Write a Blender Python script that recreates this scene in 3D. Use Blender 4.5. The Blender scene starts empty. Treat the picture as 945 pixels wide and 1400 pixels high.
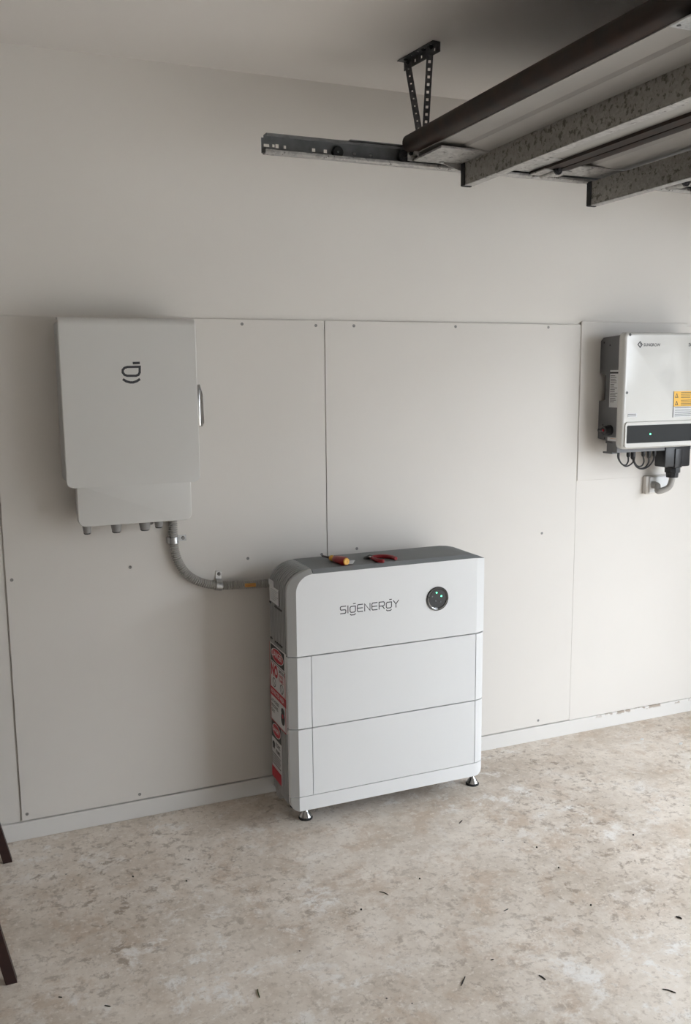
import bpy, bmesh, math, random
from mathutils import Vector, Matrix
random.seed(7)
SC = bpy.context.scene
COL = SC.collection

# ------------------------------------------------------------------ camera
# solved from the photograph's vanishing lines; wall sheets are 1.2 m wide
F_PX, YAW, PITCH, ROLL = 1223.94484, -0.393478769, 0.150619989, 0.00939498903
CAM = Vector((0.0, -3.2787, 1.659))
_cy, _sy, _cp, _sp = math.cos(YAW), math.sin(YAW), math.cos(PITCH), math.sin(PITCH)
_f = Vector((-_sy*_cp, _cy*_cp, -_sp)); _r = Vector((_cy, _sy, 0)); _d = _f.cross(_r)
_r2 = math.cos(ROLL)*_r + math.sin(ROLL)*_d
_d2 = -math.sin(ROLL)*_r + math.cos(ROLL)*_d
cd = bpy.data.cameras.new('camera'); cam = bpy.data.objects.new('camera', cd); COL.objects.link(cam)
cd.sensor_fit = 'HORIZONTAL'; cd.sensor_width = 36.0; cd.lens = F_PX*36.0/945.0
cd.clip_start = 0.05; cd.clip_end = 200
_m = Matrix((( _r2.x, -_d2.x, -_f.x, CAM.x), (_r2.y, -_d2.y, -_f.y, CAM.y), (_r2.z, -_d2.z, -_f.z, CAM.z), (0, 0, 0, 1)))
cam.matrix_world = _m
SC.camera = cam

def ray(u, v): return _r2*((u-472.5)/F_PX) + _d2*((v-700.0)/F_PX) + _f
def W(u, v, y=0.0):            # point of a pixel's ray on a plane parallel to the back wall
    d = ray(u, v); return CAM + d*((y-CAM.y)/d.y)
def FL(u, v, z=0.0):           # ... on a horizontal plane (floor, top of a thing)
    d = ray(u, v); return CAM + d*((z-CAM.z)/d.z)
def SX(u, v, x):               # ... on a plane x = const (side of a thing)
    d = ray(u, v); return CAM + d*((x-CAM.x)/d.x)

# ------------------------------------------------------------------ world, sun, exposure
world = bpy.data.worlds.new('sky'); SC.world = world; world.use_nodes = True
bg = world.node_tree.nodes['Background']
bg.inputs['Color'].default_value = (0.855, 0.922, 1.0, 1); bg.inputs['Strength'].default_value = 7.5
sd = bpy.data.lights.new('sun', 'SUN'); sun = bpy.data.objects.new('sun', sd); COL.objects.link(sun)
sd.energy = 0.8; sd.angle = math.radians(20.0); sd.color = (1.0, 0.95, 0.86)
sun.rotation_euler = Vector((0.10, 0.62, -0.78)).to_track_quat('-Z', 'Y').to_euler()
sun.location = (8, -3, 8)
OPEN_X, OPEN_Y0, OPEN_Y1, OPEN_Z = 3.9, -5.0, -1.18, 2.28
pd = bpy.data.lights.new('opening_portal', 'AREA'); portal = bpy.data.objects.new('opening_portal', pd); COL.objects.link(portal)
pd.shape = 'RECTANGLE'; pd.size = OPEN_Z; pd.size_y = OPEN_Y1-OPEN_Y0; pd.cycles.is_portal = True
portal.location = (OPEN_X+0.1, (OPEN_Y0+OPEN_Y1)/2, OPEN_Z/2); portal.rotation_euler = (0, math.radians(90), 0)
vs = SC.view_settings
vs.view_transform = 'Standard'; vs.look = 'None'; vs.gamma = 1.0; vs.use_curve_mapping = False; vs.exposure = 0.66

# ------------------------------------------------------------------ materials
MATS = {}
def new_mat(name):
    m = bpy.data.materials.new(name); m.use_nodes = True; MATS[name] = m
    return m, m.node_tree, m.node_tree.nodes['Principled BSDF']
def mat(name, c, rough=0.5, metal=0.0, var=0.0, vscale=12.0, bump=0.0, bscale=60.0, c2=None, coat=0.0, emit=None, estr=0.0, alpha=None, spec=None):
    m, nt, b = new_mat(name); N, L = nt.nodes, nt.links
    b.inputs['Roughness'].default_value = rough; b.inputs['Metallic'].default_value = metal
    b.inputs['Coat Weight'].default_value = coat
    if spec is not None: b.inputs['Specular IOR Level'].default_value = spec
    tc = N.new('ShaderNodeTexCoord')
    nz = N.new('ShaderNodeTexNoise'); nz.inputs['Scale'].default_value = vscale; nz.inputs['Detail'].default_value = 6
    L.new(tc.outputs['Object'], nz.inputs['Vector'])
    mx = N.new('ShaderNodeMix'); mx.data_type = 'RGBA'
    c2 = c2 or tuple(max(0, k*(1-var)) for k in c)
    mx.inputs[6].default_value = (*c, 1); mx.inputs[7].default_value = (*c2, 1)
    rp = N.new('ShaderNodeMapRange'); rp.inputs[1].default_value = 0.35; rp.inputs[2].default_value = 0.7
    L.new(nz.outputs['Fac'], rp.inputs[0]); L.new(rp.outputs[0], mx.inputs[0])
    L.new(mx.outputs[2], b.inputs['Base Color'])
    if bump > 0:
        n2 = N.new('ShaderNodeTexNoise'); n2.inputs['Scale'].default_value = bscale; n2.inputs['Detail'].default_value = 4
        L.new(tc.outputs['Object'], n2.inputs['Vector'])
        bp = N.new('ShaderNodeBump'); bp.inputs['Strength'].default_value = bump; bp.inputs['Distance'].default_value = 0.002
        L.new(n2.outputs['Fac'], bp.inputs['Height']); L.new(bp.outputs['Normal'], b.inputs['Normal'])
    if emit:
        b.inputs['Emission Color'].default_value = (*emit, 1); b.inputs['Emission Strength'].default_value = estr
    if alpha is not None: b.inputs['Alpha'].default_value = alpha
    return m

mat('wall_paint', (0.81, 0.775, 0.73), 0.75, var=0.03, vscale=1.3, bump=0.06, bscale=220)
mat('panel_paint', (0.745, 0.71, 0.665), 0.55, var=0.03, vscale=2.0, bump=0.04, bscale=150)
mat('ceiling_paint', (0.82, 0.785, 0.75), 0.8, var=0.02, vscale=1.0)
mat('plaster', (0.50, 0.48, 0.455), 0.85, var=0.05)
mat('driveway', (0.34, 0.33, 0.31), 0.9, var=0.12, vscale=1.5)
mat('render_grey', (0.42, 0.41, 0.39), 0.9, var=0.05)
mat('roof_grey', (0.12, 0.12, 0.125), 0.8, var=0.1)
mat('grey_edge', (0.22, 0.21, 0.20), 0.8)
mat('screw_metal', (0.32, 0.31, 0.30), 0.45, 0.6, var=0.3, vscale=300)
mat('white_enamel', (0.75, 0.755, 0.755), 0.38, var=0.015, vscale=3)
mat('gateway_paint', (0.70, 0.69, 0.665), 0.42, var=0.015, vscale=3, bump=0.03, bscale=400)
mat('gateway_side', (0.58, 0.58, 0.57), 0.5, var=0.02)
mat('body_grey', (0.42, 0.42, 0.42), 0.45, 0.25, var=0.06, vscale=9)
mat('band_grey', (0.44, 0.44, 0.43), 0.42, var=0.03, vscale=6)
mat('top_grey', (0.22, 0.228, 0.232), 0.7, 0.0, var=0.06, vscale=9, spec=0.25)
mat('core_dark', (0.03, 0.03, 0.032), 0.7, var=0.1)
mat('black_plastic', (0.018, 0.018, 0.02), 0.4, var=0.2, vscale=60)
mat('black_gloss', (0.008, 0.009, 0.011), 0.06, var=0.1, coat=0.5)
mat('display_glass', (0.004, 0.005, 0.006), 0.05, var=0.1, spec=0.22)
mat('chrome', (0.62, 0.62, 0.62), 0.18, 1.0, var=0.1)
mat('zinc', (0.62, 0.63, 0.64), 0.28, 1.0, var=0.25, vscale=120)
mat('logo_grey', (0.045, 0.045, 0.05), 0.5)
mat('conduit_grey', (0.40, 0.385, 0.36), 0.55, var=0.06, vscale=30)
mat('gland_grey', (0.33, 0.32, 0.31), 0.5, var=0.08, vscale=50)
mat('green_led', (0.1, 0.8, 0.4), 0.3, emit=(0.12, 1.0, 0.45), estr=2.2)
mat('dim_led', (0.10, 0.11, 0.12), 0.3)
mat('sign_white', (0.74, 0.73, 0.73), 0.45)
mat('sign_black', (0.012, 0.012, 0.012), 0.45)
mat('sign_red', (0.50, 0.012, 0.03), 0.45)
mat('sign_orange', (0.62, 0.33, 0.08), 0.5)
mat('sign_yellow', (0.90, 0.52, 0.07), 0.45)
mat('paper_white', (0.70, 0.70, 0.70), 0.6)
mat('inverter_white', (0.66, 0.65, 0.62), 0.10, var=0.01, spec=0.5)
mat('inverter_grey', (0.165, 0.165, 0.17), 0.5, 0.2, var=0.06, vscale=14)
mat('screwdriver_red', (0.33, 0.012, 0.012), 0.35, var=0.1)
mat('screwdriver_yellow', (0.80, 0.42, 0.05), 0.4, var=0.1)
mat('plier_red', (0.27, 0.010, 0.015), 0.4, var=0.1)
mat('tag_clear', (0.75, 0.77, 0.79), 0.15)
mat('trestle_brown', (0.035, 0.013, 0.011), 0.5, 0.1, var=0.3, vscale=40)
mat('door_brown', (0.016, 0.012, 0.010), 0.55, var=0.35, vscale=18, c2=(0.032, 0.015, 0.009), spec=0.3)
mat('door_inner', (0.36, 0.345, 0.325), 0.5, var=0.06, vscale=5)
mat('twig', (0.02, 0.016, 0.012), 0.8, var=0.2)
mat('leaf_green', (0.06, 0.08, 0.02), 0.6, var=0.2)
mat('chip_white', (0.72, 0.72, 0.70), 0.7)
mat('steel_track', (0.24, 0.245, 0.25), 0.42, 0.6, var=0.25, vscale=25)
mat('perforated_steel', (0.13, 0.13, 0.135), 0.45, 0.6, var=0.5, vscale=70)
mat('black_rubber', (0.010, 0.010, 0.010), 0.7)

def galv(name, c1, c2, dark, thr, scale=18):
    m, nt, b = new_mat(name); N, L = nt.nodes, nt.links
    b.inputs['Metallic'].default_value = 0.55; b.inputs['Roughness'].default_value = 0.48
    tc = N.new('ShaderNodeTexCoord')
    vo = N.new('ShaderNodeTexVoronoi'); vo.inputs['Scale'].default_value = scale*5
    L.new(tc.outputs['Object'], vo.inputs['Vector'])
    mx = N.new('ShaderNodeMix'); mx.data_type = 'RGBA'; mx.inputs[6].default_value = (*c1, 1); mx.inputs[7].default_value = (*c2, 1)
    sp = N.new('ShaderNodeSeparateColor'); L.new(vo.outputs['Color'], sp.inputs[0]); L.new(sp.outputs[0], mx.inputs[0])
    nz = N.new('ShaderNodeTexNoise'); nz.inputs['Scale'].default_value = scale*2.4; nz.inputs['Detail'].default_value = 5; nz.inputs['Roughness'].default_value = 0.6
    L.new(tc.outputs['Object'], nz.inputs['Vector'])
    rp = N.new('ShaderNodeMapRange'); rp.inputs[1].default_value = thr; rp.inputs[2].default_value = thr+0.06
    L.new(nz.outputs['Fac'], rp.inputs[0])
    m2 = N.new('ShaderNodeMix'); m2.data_type = 'RGBA'; m2.inputs[7].default_value = (*dark, 1)
    L.new(rp.outputs[0], m2.inputs[0]); L.new(mx.outputs[2], m2.inputs[6]); L.new(m2.outputs[2], b.inputs['Base Color'])
    return m
galv('galvanised', (0.36, 0.35, 0.34), (0.50, 0.49, 0.47), (0.13, 0.12, 0.11), 0.60)
galv('galvanised_strut', (0.27, 0.255, 0.235), (0.34, 0.325, 0.30), (0.13, 0.12, 0.105), 0.55, 26)

def floor_material():
    m, nt, b = new_mat('concrete'); N, L = nt.nodes, nt.links
    b.inputs['Roughness'].default_value = 0.72
    tc = N.new('ShaderNodeTexCoord')
    def noise(scale, detail=8, rough=0.6, dist=0.0, off=(0, 0, 0), stretch=(1, 1, 1)):
        mp = N.new('ShaderNodeMapping'); mp.inputs['Location'].default_value = off; mp.inputs['Scale'].default_value = stretch
        L.new(tc.outputs['Object'], mp.inputs['Vector'])
        n = N.new('ShaderNodeTexNoise'); n.inputs['Scale'].default_value = scale; n.inputs['Detail'].default_value = detail
        n.inputs['Roughness'].default_value = rough; n.inputs['Distortion'].default_value = dist
        L.new(mp.outputs[0], n.inputs['Vector']); return n.outputs['Fac']
    def rng(x, a, bb, c=0.0, d=1.0):
        r = N.new('ShaderNodeMapRange'); r.inputs[1].default_value = a; r.inputs[2].default_value = bb; r.inputs[3].default_value = c; r.inputs[4].default_value = d
        L.new(x, r.inputs[0]); return r.outputs[0]
    def mul(x, y):
        k = N.new('ShaderNodeMath'); k.operation = 'MULTIPLY'; L.new(x, k.inputs[0]); L.new(y, k.inputs[1]); return k.outputs[0]
    def mix(fac, a, col):
        k = N.new('ShaderNodeMix'); k.data_type = 'RGBA'
        L.new(fac, k.inputs[0])
        if isinstance(a, tuple): k.inputs[6].default_value = (*a, 1)
        else: L.new(a, k.inputs[6])
        k.inputs[7].default_value = (*col, 1); return k.outputs[2]
    c = mix(rng(noise(2.4, 12, 0.72, 0.2), 0.38, 0.62), (0.60, 0.515, 0.425), (0.84, 0.76, 0.67))
    c = mix(mul(rng(noise(6, 15, 0.78, 0.3, (3, 1, 0)), 0.50, 0.58), rng(noise(1.2, 5, 0.6, 0.3, (9, 2, 0)), 0.42, 0.58, 0.15, 0.72)), c, (0.58, 0.455, 0.345))
    c = mix(mul(rng(noise(8, 15, 0.78, 0.3, (1, 7, 0)), 0.52, 0.60), rng(noise(1.6, 5, 0.6, 0, (4, 5, 0)), 0.44, 0.60, 0.15, 0.9)), c, (0.90, 0.87, 0.83))
    c = mix(mul(rng(noise(22, 12, 0.74, 0.3, (2, 2, 0)), 0.53, 0.60), rng(noise(1.8, 8, 0.66, 0, (6, 8, 0)), 0.42, 0.60, 0.15, 0.9)), c, (0.36, 0.285, 0.22))
    c = mix(rng(noise(48, 6, 0.66, 0.0, (0, 3, 0)), 0.55, 0.64, 0.0, 0.5), c, (0.43, 0.35, 0.28))
    c = mix(rng(noise(52, 6, 0.66, 0.0, (5, 3, 0)), 0.56, 0.65, 0.0, 0.5), c, (0.92, 0.86, 0.79))
    vo = N.new('ShaderNodeTexVoronoi'); vo.inputs['Scale'].default_value = 15; L.new(tc.outputs['Object'], vo.inputs['Vector'])
    sp = N.new('ShaderNodeSeparateColor'); L.new(vo.outputs['Color'], sp.inputs[0])
    c = mix(mul(rng(vo.outputs['Distance'], 0.05, 0.035), rng(sp.outputs[0], 0.72, 0.74)), c, (0.05, 0.04, 0.035))
    L.new(c, b.inputs['Base Color'])
    bp = N.new('ShaderNodeBump'); bp.inputs['Strength'].default_value = 0.25; bp.inputs['Distance'].default_value = 0.004
    L.new(noise(35, 8, 0.65), bp.inputs['Height']); L.new(bp.outputs['Normal'], b.inputs['Normal'])
floor_material()

def skirting_material():
    m, nt, b = new_mat('skirting_paint'); N, L = nt.nodes, nt.links
    b.inputs['Roughness'].default_value = 0.5
    tc = N.new('ShaderNodeTexCoord'); sx = N.new('ShaderNodeSeparateXYZ'); L.new(tc.outputs['Object'], sx.inputs[0])
    nz = N.new('ShaderNodeTexNoise'); nz.inputs['Scale'].default_value = 28; nz.inputs['Detail'].default_value = 6
    L.new(tc.outputs['Object'], nz.inputs['Vector'])
    def rng(x, a, bb):
        r = N.new('ShaderNodeMapRange'); r.inputs[1].default_value = a; r.inputs[2].default_value = bb; L.new(x, r.inputs[0]); return r.outputs[0]
    def mul(x, y):
        k = N.new('ShaderNodeMath'); k.operation = 'MULTIPLY'; L.new(x, k.inputs[0]); L.new(y, k.inputs[1]); return k.outputs[0]
    f = mul(mul(rng(nz.outputs['Fac'], 0.50, 0.54), rng(sx.outputs['Z'], 0.052, 0.060)), rng(sx.outputs['X'], 2.55, 2.75))
    mx = N.new('ShaderNodeMix'); mx.data_type = 'RGBA'; mx.inputs[6].default_value = (0.73, 0.71, 0.68, 1); mx.inputs[7].default_value = (0.40, 0.34, 0.28, 1)
    L.new(f, mx.inputs[0]); L.new(mx.outputs[2], b.inputs['Base Color'])
skirting_material()

# ------------------------------------------------------------------ mesh helpers
class MB:
    def __init__(s): s.v = []; s.f = []; s.m = []; s.mi = 0
    def add(s, vs, fs):
        o = len(s.v); s.v += [Vector(p) for p in vs]
        for f in fs: s.f.append([i+o for i in f]); s.m.append(s.mi)
        return s
    def box(s, x0, x1, y0, y1, z0, z1):
        p = [(x, y, z) for z in (z0, z1) for y in (y0, y1) for x in (x0, x1)]
        return s.add(p, [(0, 2, 3, 1), (4, 5, 7, 6), (0, 1, 5, 4), (2, 6, 7, 3), (0, 4, 6, 2), (1, 3, 7, 5)])
    def rbox(s, x0, x1, y0, y1, z0, z1, r, seg=2):
        bm = bmesh.new(); bmesh.ops.create_cube(bm, size=1)
        for v in bm.verts:
            v.co = Vector(((x0+x1)/2+v.co.x*(x1-x0), (y0+y1)/2+v.co.y*(y1-y0), (z0+z1)/2+v.co.z*(z1-z0)))
        bmesh.ops.bevel(bm, geom=list(bm.edges), offset=r, segments=seg, affect='EDGES', profile=0.5)
        bm.verts.index_update(); s.add([v.co.copy() for v in bm.verts], [[v.index for v in f.verts] for f in bm.faces]); bm.free(); return s
    def loft(s, rings, caps=True, closed=True):
        n = len(rings[0]); vs = [p for r in rings for p in r]; fs = []
        for k in range(len(rings)-1):
            for i in range(n if closed else n-1):
                j = (i+1) % n; fs.append((k*n+i, k*n+j, (k+1)*n+j, (k+1)*n+i))
        if caps: fs.append(tuple(range(n))[::-1]); fs.append(tuple((len(rings)-1)*n+i for i in range(n)))
        return s.add(vs, fs)
    def tube(s, path, r, n=10, caps=True):
        path = [Vector(p) for p in path]; rr = r if hasattr(r, '__len__') else [r]*len(path)
        rings = []; up = None
        for i, p in enumerate(path):
            t = (path[min(i+1, len(path)-1)]-path[max(i-1, 0)]).normalized()
            if up is None:
                a = Vector((0, 0, 1)) if abs(t.z) < 0.9 else Vector((0, 1, 0))
                up = (a-t*a.dot(t)).normalized()
            else: up = (up-t*up.dot(t)).normalized()
            q = t.cross(up)
            rings.append([p+(up*math.cos(2*math.pi*k/n)+q*math.sin(2*math.pi*k/n))*rr[i] for k in range(n)])
        return s.loft(rings, caps)
    def bar(s, p0, p1, wdir, w, t, w1=None):          # rectangular bar from p0 to p1
        p0, p1 = Vector(p0), Vector(p1); d = (p1-p0).normalized(); a = Vector(wdir); a = (a-d*a.dot(d)).normalized(); b = d.cross(a)
        w1 = w1 or w
        r0 = [p0+a*sx*w/2+b*sy*t/2 for sx, sy in ((-1, -1), (1, -1), (1, 1), (-1, 1))]
        r1 = [p1+a*sx*w1/2+b*sy*t/2 for sx, sy in ((-1, -1), (1, -1), (1, 1), (-1, 1))]
        return s.loft([r0, r1])
    def lathe(s, c, axis, prof, n=20):               # prof: (distance along axis, radius)
        c = Vector(c); ax = Vector(axis).normalized(); a = Vector((0, 0, 1)) if abs(ax.z) < 0.9 else Vector((1, 0, 0))
        a = (a-ax*a.dot(ax)).normalized(); b = ax.cross(a)
        return s.loft([[c+ax*h+(a*math.cos(2*math.pi*k/n)+b*math.sin(2*math.pi*k/n))*max(r, 1e-5) for k in range(n)] for h, r in prof])
    def poly(s, pts, d):                               # flat outline extruded by the vector d
        pts = [Vector(p) for p in pts]; d = Vector(d); return s.loft([pts, [p+d for p in pts]])
    def ribbon(s, pts, w, nrm, th):                   # stroke of lettering, mitred
        pts = [Vector(p) for p in pts]; nrm = Vector(nrm).normalized(); L0, R0 = [], []
        closed = (pts[0]-pts[-1]).length < 1e-6 and len(pts) > 2
        if closed: pts = pts[:-1]
        n = len(pts)
        for i, p in enumerate(pts):
            a = pts[(i-1) % n] if (closed or i > 0) else None; b = pts[(i+1) % n] if (closed or i < n-1) else None
            d1 = (p-a).normalized() if a is not None else (b-p).normalized(); d2 = (b-p).normalized() if b is not None else d1
            t = (d1+d2); t = t.normalized() if t.length > 1e-4 else d1
            q = nrm.cross(t); k = 1.0/max(0.5, q.dot(nrm.cross(d1)))
            e = Vector((0, 0, 0))
            if not closed and i == 0: e = -d1*w*0.35
            if not closed and i == n-1: e = d2*w*0.35
            L0.append(p+e+q*w/2*k); R0.append(p+e-q*w/2*k)
        o = nrm*th; seg = []
        rings = [[L0[i], R0[i], R0[i]+o, L0[i]+o] for i in range(n)]
        if closed: rings.append(rings[0])
        return s.loft(rings, caps=not closed)
    def build(s, name, mats, parent=None, smooth=False, origin=None, angle=0.6):
        org = Vector(origin) if origin is not None else (WORG.get(parent.name, Vector((0, 0, 0))) if parent else Vector((0, 0, 0)))
        me = bpy.data.meshes.new(name); me.from_pydata([p-org for p in s.v], [], s.f)
        mats = mats if isinstance(mats, (list, tuple)) else [mats]
        for k in mats: me.materials.append(MATS[k])
        for p, k in zip(me.polygons, s.m): p.material_index = k
        bm = bmesh.new(); bm.from_mesh(me); bmesh.ops.recalc_face_normals(bm, faces=bm.faces); bm.to_mesh(me); bm.free()
        me.update()
        if smooth:
            me.polygons.foreach_set('use_smooth', [True]*len(me.polygons)); me.set_sharp_from_angle(angle=angle)
        o = bpy.data.objects.new(name, me); COL.objects.link(o)
        if parent: o.parent = parent
        else: o.location = org
        WORG[o.name] = org
        return o
WORG = {}
def thing(name, loc, label, cat, group=None):
    o = bpy.data.objects.new(name, None); o.empty_display_size = 0.05; COL.objects.link(o); o.location = loc
    o['label'] = label; o['category'] = cat
    if group: o['group'] = group
    WORG[o.name] = Vector(loc); return o
def tag(o, label, cat, group=None):
    o['label'] = label; o['category'] = cat
    if group: o['group'] = group
    return o
def struct(o, label=None, cat=None):
    o['kind'] = 'structure'
    if label: o['label'] = label
    if cat: o['category'] = cat
    return o
def rr(x0, x1, z0, z1, y, radii, n=6, inset=0.0):      # rounded rectangle in an x-z plane; radii bl, br, tr, tl
    x0, x1, z0, z1 = x0+inset, x1-inset, z0+inset, z1-inset; pts = []
    for (cx, cz, a0), r in zip(((x0, z0, 180), (x1, z0, 270), (x1, z1, 0), (x0, z1, 90)), radii):
        r = max(r-inset, 0.0004); ox = cx+r if cx == x0 else cx-r; oz = cz+r if cz == z0 else cz-r
        for k in range(n+1):
            a = math.radians(a0+90*k/n); pts.append(Vector((ox+r*math.cos(a), y, oz+r*math.sin(a))))
    return pts
def plate(mb, x0, x1, z0, z1, yb, yf, radii, bev=0.004, n=6):   # plate facing the room (-y) with a softened front edge
    rings = [rr(x0, x1, z0, z1, yb, radii, n)]
    for k in range(4):
        a = math.pi/2*k/3
        rings.append(rr(x0, x1, z0, z1, yf+bev*(1-math.sin(a)), radii, n, bev*(1-math.cos(a))))
    return mb.loft(rings)
def spline(pts, n=12):
    pts = [Vector(p) for p in pts]; out = []
    for i in range(len(pts)-1):
        p0, p1, p2, p3 = pts[max(i-1, 0)], pts[i], pts[i+1], pts[min(i+2, len(pts)-1)]
        for k in range(n):
            t = k/n
            out.append(0.5*((2*p1)+(p2-p0)*t+(2*p0-5*p1+4*p2-p3)*t*t+(3*p1-p0-3*p2+p3)*t**3))
    return out+[pts[-1]]
def resample(path, step):
    out = [path[0].copy()]; acc = 0.0
    for a, b in zip(path, path[1:]):
        l = (b-a).length
        while acc+l >= step:
            t = (step-acc)/l; a = a+(b-a)*t; out.append(a.copy()); l = (b-a).length; acc = 0.0
        acc += l
    return out
def text(name, s, size, org, right, up, material, parent, th=0.0004, squeeze=1.0, align='LEFT', bold=0.0):
    cu = bpy.data.curves.new('lettering', 'FONT'); cu.body = s; cu.size = 1.0; cu.align_x = align; cu.resolution_u = 3; cu.offset = bold
    ob = bpy.data.objects.new('lettering_source', cu); COL.objects.link(ob)
    bpy.context.view_layer.update()
    me = bpy.data.meshes.new_from_object(ob.evaluated_get(bpy.context.evaluated_depsgraph_get()))
    COL.objects.unlink(ob); bpy.data.objects.remove(ob); bpy.data.curves.remove(cu)
    org, right, up = Vector(org), Vector(right).normalized(), Vector(up).normalized(); nrm = right.cross(up)
    mb = MB(); vs = [org+right*v.co.x*size*squeeze+up*v.co.y*size+nrm*th for v in me.vertices]
    mb.add(vs, [list(p.vertices) for p in me.polygons]); bpy.data.meshes.remove(me)
    o = mb.build(name, material, parent)
    # flat print: make the faces point to the reader
    me = o.data
    if me.polygons and sum((p.normal.dot(nrm) for p in me.polygons)) < 0: me.flip_normals()
    return o

# ================================================================== the setting
CEIL = 2.737
XL, XR, YB = -2.2, OPEN_X, -5.5
wb = struct(MB().box(XL-0.15, XR+0.15, 0.0, 0.15, -0.05, CEIL+0.1).build('wall_back', 'wall_paint'), 'off white painted garage wall behind the battery', 'wall')
fl = struct(MB().box(XL-0.15, XR+0.15, YB-0.15, 0.15, -0.15, 0.0).build('floor', 'concrete'), 'stained bare concrete garage floor', 'floor')
ce = struct(MB().box(XL-0.15, XR+0.15, YB-0.15, 0.15, CEIL, CEIL+0.15).build('ceiling', 'ceiling_paint'), 'plain painted garage ceiling above the door track', 'ceiling')
struct(MB().box(XL-0.15, XL, YB-0.15, 0.0, 0.0, CEIL).build('wall_left', 'plaster'), 'painted side wall of the garage', 'wall')
struct(MB().box(XL, XR+0.15, YB-0.15, YB, 0.0, CEIL).build('wall_front', 'plaster'), 'painted garage wall facing the battery wall', 'wall')
wr = MB()
wr.box(XR, XR+0.15, OPEN_Y1, 0.0, 0.0, CEIL); wr.box(XR, XR+0.15, YB, OPEN_Y0, 0.0, CEIL); wr.box(XR, XR+0.15, OPEN_Y0, OPEN_Y1, OPEN_Z, CEIL)  # pier next to the back wall widened to dim that wall's right end
struct(wr.build('wall_right', 'plaster'), 'garage wall with the wide vehicle opening', 'wall')
struct(MB().box(XR+0.15, XR+40, -30, 24, -0.2, -0.03).build('ground', 'driveway'), 'unseen stand-in driveway outside the garage opening', 'driveway')  # stand-in ground out of view, toned down to limit light bounced upward

# unseen stand-in house, added across the driveway to close off the low sky
hs_ = thing('standin_house', (13.0, -2.0, -0.03), 'plain unseen stand-in house added across the driveway to block low sky', 'house')
MB().box(12.5, 20.0, -16.0, 12.0, -0.03, 3.2).build('house_wall', 'render_grey', hs_)
MB().loft([[(12.0, y, 3.2), (20.5, y, 3.2), (16.2, y, 5.4)] for y in (-16.5, 12.5)]).build('roof', 'roof_grey', hs_)
for yw in (-11.0, -7.0, -2.5, 2.0, 7.0): MB().box(12.46, 12.5, yw-0.8, yw+0.8, 0.9, 2.2).build('window', 'black_gloss', hs_)

# painted sheets on the lower wall, each with its screws
ZP0, ZP1 = 0.071, 1.871
def sheet(x0, x1, z0, z1, t, screws=(), name='panel', y0=0.0):
    p = MB().rbox(x0, x1, y0-t, y0, z0, z1, 0.0012, 1).build(name, 'panel_paint', wb)
    for u, v in screws:
        q = W(u, v, y0-t)
        mb = MB().lathe((q.x, y0-t+0.0006, q.z), (0, -1, 0), [(0, 0.0062), (0.0012, 0.0060), (0.0018, 0.0048), (0.0008, 0.0020)], 10)
        mb.build('screw', 'screw_metal', p, True)
    return p
sheet(-1.13, 0.0695, ZP0, ZP1, 0.004)
sheet(0.0735, 1.2755, ZP0, ZP1, 0.009, [(331, 443), (432, 445), (16, 793), (178, 775.5), (339, 763.5), (440, 758), (37, 1113), (191, 1086)])
sheet(1.2785, 2.4740, ZP0, ZP1, 0.009, [(484, 445.5), (623, 446.5), (750, 447.5), (488, 750), (741, 729), (736, 985)])
sheet(2.4743, 3.95, 0.0675, ZP1, 0.0085)
sheet(2.4765, 3.067, 1.187, 1.884, 0.004, (), 'backing_board', -0.0085)
struct(MB().rbox(XL, XR, -0.015, 0.0, 0.0, 0.067, 0.002, 1).build('baseboard_back', 'skirting_paint'), 'low white skirting board along the floor', 'skirting')

# ================================================================== wall box (gateway)
GY = -0.16
gw = thing('gateway_box', (0.51, -0.009, 1.15), 'pale grey wall box with rounded door and dark loop logo, conduit leaving below', 'electrical box')
mb = MB()
mb.loft([rr(0.2815, 0.733, 1.297, 1.850, -0.009, (0.03, 0.03, 0.01, 0.01)), rr(0.2815, 0.733, 1.297, 1.850, GY+0.030, (0.03, 0.03, 0.01, 0.01))])
mb.build('body', 'gateway_side', gw, True)
MB().loft([rr(0.322, 0.698, 1.166, 1.31, -0.009, (0.02, 0.02, 0.001, 0.001)), rr(0.322, 0.698, 1.166, 1.31, GY+0.04, (0.02, 0.02, 0.001, 0.001))]).build('cable_compartment', 'gateway_side', gw, True)
# door: flat plate whose top rolls back over the body
mb = MB(); RT = 0.028
x0, x1, z0, z1 = 0.2805, 0.7385, 1.293, 1.861
prof = []
for k in range(9):
    a = math.pi/2*k/8; prof.append((GY+RT-RT*math.cos(a), z1-RT+RT*math.sin(a)))
prof.append((GY+0.060, z1))
rings_f, rings_b = [], []
rb = 0.026
cols = []
def door_col(x):   # bottom edge height at this x (rounded lower corners)
    e = min(x-x0, x1-x); return z0 if e >= rb else z0+rb-math.sqrt(max(0, rb*rb-(rb-e)**2))
xs = [x0+rb*(1-math.cos(math.pi/2*k/7)) for k in range(8)]; xs = sorted(set([round(x, 6) for x in xs]+[x0+0.0008, x0+0.0018, x0+0.0034])); xs = xs+[x1-(x-x0) for x in reversed(xs)]
TH = 0.004
vsd, fsd = [], []
def inner(i):      # inner surface profile point
    y, z = prof[i]
    if i == len(prof)-1: return (y, z-TH)
    a = math.pi/2*i/8; return (GY+RT-(RT-TH)*math.cos(a), z1-RT+(RT-TH)*math.sin(a))
for x in xs:
    zb = door_col(x)
    e_ = min(x-x0, x1-x); dy_ = 0.0034-math.sqrt(max(0, 0.0034**2-(0.0034-e_)**2)) if e_ < 0.0034 else 0.0
    vsd += [(x, GY+dy_, zb)]+[(x, y+dy_*(1-k_/9), z-dy_*(k_/9)) for k_, (y, z) in enumerate(prof)]+[(x, *inner(i)) for i in reversed(range(len(prof)))]+[(x, GY+TH, zb)]
n = len(prof)*2+2
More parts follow.
